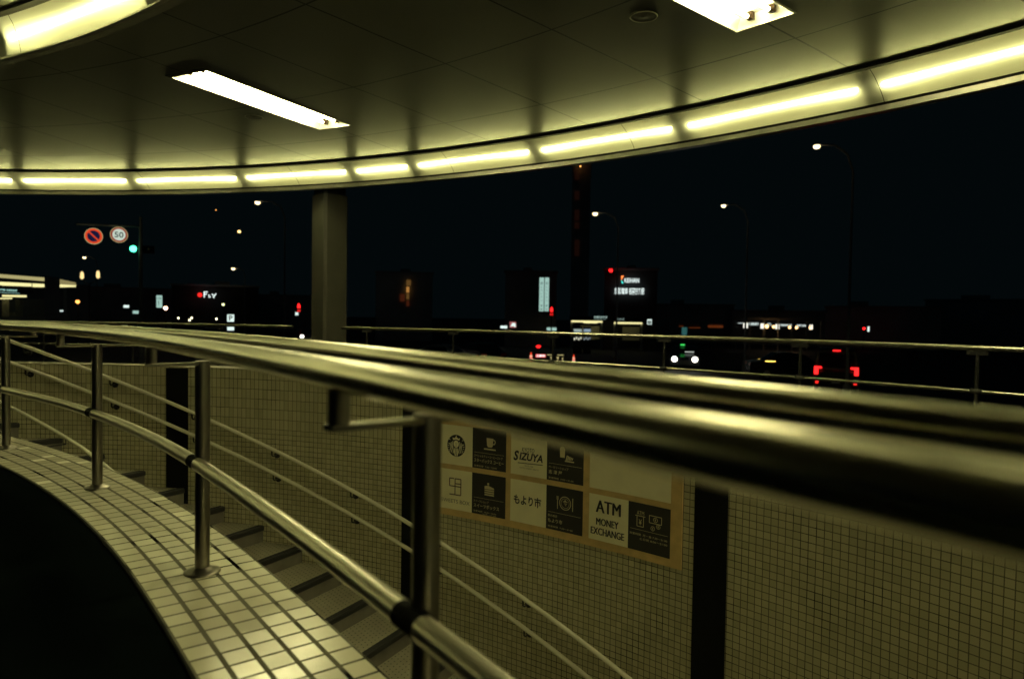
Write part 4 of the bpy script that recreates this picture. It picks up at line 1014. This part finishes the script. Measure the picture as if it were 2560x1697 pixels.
# ---- traffic
def wheel(mb, c, r, w, Mx):
    ax = (Mx.to_3x3() @ Vector((1, 0, 0))).normalized(); mb.lathe([(r * .55, -w / 2), (r, -w / 2), (r, w / 2), (r * .55, w / 2)], Mx @ Vector(c), 18, axis=ax)
def car(x, Y, yaw, label, kind='sedan', paint=None, lights=(), group='vehicles on the street'):
    """yaw 0: rear towards the deck; pi: front towards the deck. lights: which lamps are lit"""
    g = ground(x, Y); a = facing(g) + yaw; e = empty('car', g, label, 'car', group, a); Mx = Matrix.Translation(g) @ Matrix.Rotation(a, 4, 'Z')
    W, L, hh = (1.74, 4.5, 1.46) if kind == 'sedan' else (1.76, 4.3, 1.95)
    if kind == 'sedan': prof = [(0, .35), (0, .78), (.06, .92), (.75, 1.0), (1.35, 1.42), (2.0, 1.46), (2.55, 1.40), (3.3, .98), (4.25, .82), (4.48, .66), (4.5, .35)]; cab = (3, 7)
    else: prof = [(0, .35), (0, .95), (.10, 1.05), (.25, 1.85), (.45, 1.94), (2.6, 1.93), (3.25, 1.22), (4.1, 1.02), (4.28, .8), (4.3, .35)]; cab = (2, 6)
    vs = []; n = len(prof)
    for s_ in (-1, 1):
        for q, z in prof: vs.append(Mx @ Vector((s_ * W / 2 * (1 if z < 1.02 else 1 - .22 * (z - 1.02) / .5 * (.55 if kind != 'sedan' else 1)), q, z)))
    mb = MB(); mb.add(vs, [tuple(range(n))[::-1], tuple(range(n, 2 * n))] + [(k, (k + 1) % n, n + (k + 1) % n, n + k) for k in range(n)]); body = mb.build('body', paint or car_paint, e)
    def win(pts, name='window'):
        mb = MB(); mb.add([Mx @ Vector(p) for p in pts], [tuple(range(len(pts)))]); mb.build(name, glass_d, e)
    if kind == 'sedan':
        win([(-.70, .80, 1.035), (.70, .80, 1.035), (.60, 1.30, 1.40), (-.60, 1.30, 1.40)], 'rear_window'); win([(-.72, 3.24, 1.03), (.72, 3.24, 1.03), (.62, 2.62, 1.39), (-.62, 2.62, 1.39)], 'windscreen')
        for s_ in (-1, 1): win([(s_ * .872, 1.05, 1.03), (s_ * .872, 3.05, 1.03), (s_ * .745, 2.5, 1.36), (s_ * .745, 1.4, 1.37)], 'side_window')
    else:
        win([(-.72, -.0 + .105, 1.12), (.72, .105, 1.12), (.66, .225, 1.74), (-.66, .225, 1.74)], 'rear_window'); win([(-.74, 3.22, 1.26), (.74, 3.22, 1.26), (.66, 2.68, 1.88), (-.66, 2.68, 1.88)], 'windscreen')
        for s_ in (-1, 1): win([(s_ * .872, .5, 1.15), (s_ * .872, 3.1, 1.2), (s_ * .80, 2.6, 1.78), (s_ * .80, .5, 1.80)], 'side_window')
    for s_ in (-1, 1):
        for q in (.85, L - .9):
            mb = MB(); wheel(mb, (s_ * (W / 2 - .1), q, .31), .31, .2, Mx); wo_ = mb.build('wheel', tyre_m, e)
            mb = MB(); ax = (Mx.to_3x3() @ Vector((s_, 0, 0))); mb.lathe([(.19, 0), (.17, .01), (0, .02)], Mx @ Vector((s_ * (W / 2 + .002), q, .31)), 14, axis=ax); mb.build('rim', rim_m, wo_)
        hl = Mx @ Vector((s_ * (W / 2 - .27), L - .03, .70)); mb = MB(); mb.lathe([(.0, .15), (.13, .10), (.16, 0)], hl, 12, axis=Mx.to_3x3() @ Vector((0, 1, 0))); mb.build('headlight', head_l if 'head' in lights else glass_d, e)
        if kind == 'sedan': mb = MB(); mb.box((s_ * (W / 2 - .22), .0, .80), (.34, .05, .14), M=Mx); mb.build('taillight', red_lamp if 'tail' in lights else sign_red, e)
        else:
            mb = MB(); mb.box((s_ * (W / 2 - .10), .0, 1.0), (.16, .06, .34), M=Mx); mb.box((s_ * (W / 2 - .24), .0, 1.13), (.16, .058, .08), M=Mx); mb.build('taillight', red_lamp if 'tail' in lights else sign_red, e)
            mb = MB(); mb.box((s_ * (W / 2 - .14), -.02, .52), (.12, .04, .16), M=Mx); mb.build('reflector', let_red if 'tail' in lights else sign_red, e)  # red shine of the reflectors is put in as emission
    if 'stop' in lights: mb = MB(); mb.box((0, .16, 1.86), (.30, .05, .05), M=Mx); mb.build('brake_light', red_lamp, e)
    if 'bar' in lights: mb = MB(); mb.box((0, -.03, .86), (W * .95, .03, .06), M=Mx); mb.build('light_bar', red_lamp, e)
    mb = MB(); mb.box((0, -.02, .55), (.33, .02, .165), M=Mx); mb.build('number_plate', car_white, e)
    return e, Mx
car(2094, 30, 0, 'van seen from behind at the right with angular red tail lights', 'van', lights=('tail', 'stop'))
e, Mx = car(1714, 47, math.pi, 'car coming towards the deck with two white headlights, right of centre', lights=('head',))
mb = MB(); mb.box((.15, 2.6, 1.51), (.26, .10, .09), M=Mx); mb.build('roof_sign', emis('green roof sign', (.05, 1, .15), .3), e)
mb = MB(); mb.box((-.28, 3.15, 1.10), (.55, .03, .05), M=Mx @ Matrix.Rotation(.0, 4, 'Y')); mb.build('windscreen_glint', emis('pale glint', (.9, 1, .9), .2), e)  # glint on the windscreen, put in as a glowing bar
e, Mx = car(1872, 38, -1.42, 'dark parked car seen from the side with a thin amber line, right of the headlights')
mb = MB(); mb.box((.88, 1.0, .98), (.03, .50, .04), M=Mx); mb.box((-.88, 1.0, .98), (.03, .62, .05), M=Mx); mb.build('amber_strip', amber, e)
car(1183, 40, 1.2, 'dark parked car whose pale roof just shows behind the near rail', paint=car_white)
car(1236, 43, .4, 'second dark parked car half hidden behind the near rail', paint=car_paint)
car(526, 80, math.pi, 'oncoming car with two headlights under the parking sign', lights=('head',))
car(770, 80, math.pi, 'oncoming car half hidden by the grey column, one headlight showing', lights=('head',))
car(243, 108, 0, 'far car with a full width red light bar, left one of two at far left', lights=('bar',)); car(288, 106, 0, 'far car with a full width red light bar, right one of two at far left', lights=('bar', 'tail'))
car(390, 128, 0, 'far car with red tail lights under the single pale upright sign', lights=('tail',)); car(456, 120, 0, 'far car with red tail lights left of the oncoming headlights', lights=('tail',))
for i, (x, y, Y) in enumerate(((446, 795, 96), (479, 794.5, 94), (474, 800, 92), (541, 797, 92))):
    lamp('bollard_lamp', x, y, Y, .13, emis('pale bollard light', (1, .95, .6), 1.5), ['first', 'third', 'second, lowest', 'last'][i] + ' small pale low lamp from the left, near the parking sign', group='small pale lamps at street level')
# roadworks: cones, barrier, warning lamp, red board
def cone(x, ytip, ybase, Y, label):
    g = ground(x, Y); h = px(ybase - ytip, Y); g.z = ats(x, ybase, Y).z if ats(x, ybase, Y).z > STREET else STREET
    e = empty('traffic_cone', g, label, 'traffic cone', 'traffic cones at the roadworks')
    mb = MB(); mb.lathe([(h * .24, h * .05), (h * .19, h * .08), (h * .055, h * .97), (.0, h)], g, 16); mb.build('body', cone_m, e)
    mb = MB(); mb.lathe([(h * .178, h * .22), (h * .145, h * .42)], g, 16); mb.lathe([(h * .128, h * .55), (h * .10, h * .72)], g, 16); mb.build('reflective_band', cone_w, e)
    mb = MB(); mb.box((g.x, g.y, g.z + h * .03), (h * .6, h * .6, h * .06)); mb.build('base', black, e)
cone(1329, 880, 907, 48, 'left traffic cone, red orange with pale bands, beside the small red board'); cone(1436, 886, 910, 47, 'right traffic cone, red orange with pale bands, below the vending machines')
e, f, w, h = lit_sign('roadworks_board', 1339, 885, 1364, 893, 47, emis('red board', (1, .03, .03), .3), 'small lit red board with white writing between the traffic cones')
mb = MB(); put_text(mb, f, '工事中', w * .06, h * .12, w=w * .88, h=h * .76, bold=.05); mb.build('lettering', let_white, e)
p, rt, nv = frame(1339, 893, 47.2)
for s_ in (.1, .9): q = p + rt * (w * s_); mb = MB(); mb.tube([Vector((q.x, q.y, STREET)), q], .02, 6); mb.build('leg', black, e)
lamp('warning_lamp', 1346, 866, 47.5, .16, red_lamp, 'flat red warning lamp above the small red board', z=.7)
p, rt, nv = frame(1367, 906, 46.5); w, h = px(42, 46.5), px(20, 46.5); e = empty('road_barrier', Vector((p.x, p.y, STREET)), 'road barrier with glowing yellow reflective figures between the traffic cones', 'barrier')
f = lambda u_, v_: p + rt * u_ + Vector((0, 0, v_)); Mx = Matrix.Translation(p) @ Matrix.Rotation(facing(p), 4, 'Z')
mb = MB(); mb.box((w / 2, .05, h * .5), (w, .06, h), M=Mx); mb.build('panel', black, e)
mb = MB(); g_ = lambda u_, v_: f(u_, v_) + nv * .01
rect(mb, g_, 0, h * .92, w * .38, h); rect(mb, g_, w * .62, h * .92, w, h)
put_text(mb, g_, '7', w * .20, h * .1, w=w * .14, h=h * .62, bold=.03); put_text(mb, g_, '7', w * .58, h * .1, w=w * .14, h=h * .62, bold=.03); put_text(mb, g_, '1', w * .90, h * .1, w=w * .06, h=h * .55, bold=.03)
mb.build('figures', emis('glowing yellow reflective', (1, .85, .35), .2), e)  # light thrown back by the figures is put in as emission
for s_ in (.05, .95): q = p + rt * (w * s_); mb = MB(); mb.tube([Vector((q.x, q.y, STREET)), Vector((q.x, q.y, q.z))], .025, 6); mb.build('leg', black, e)
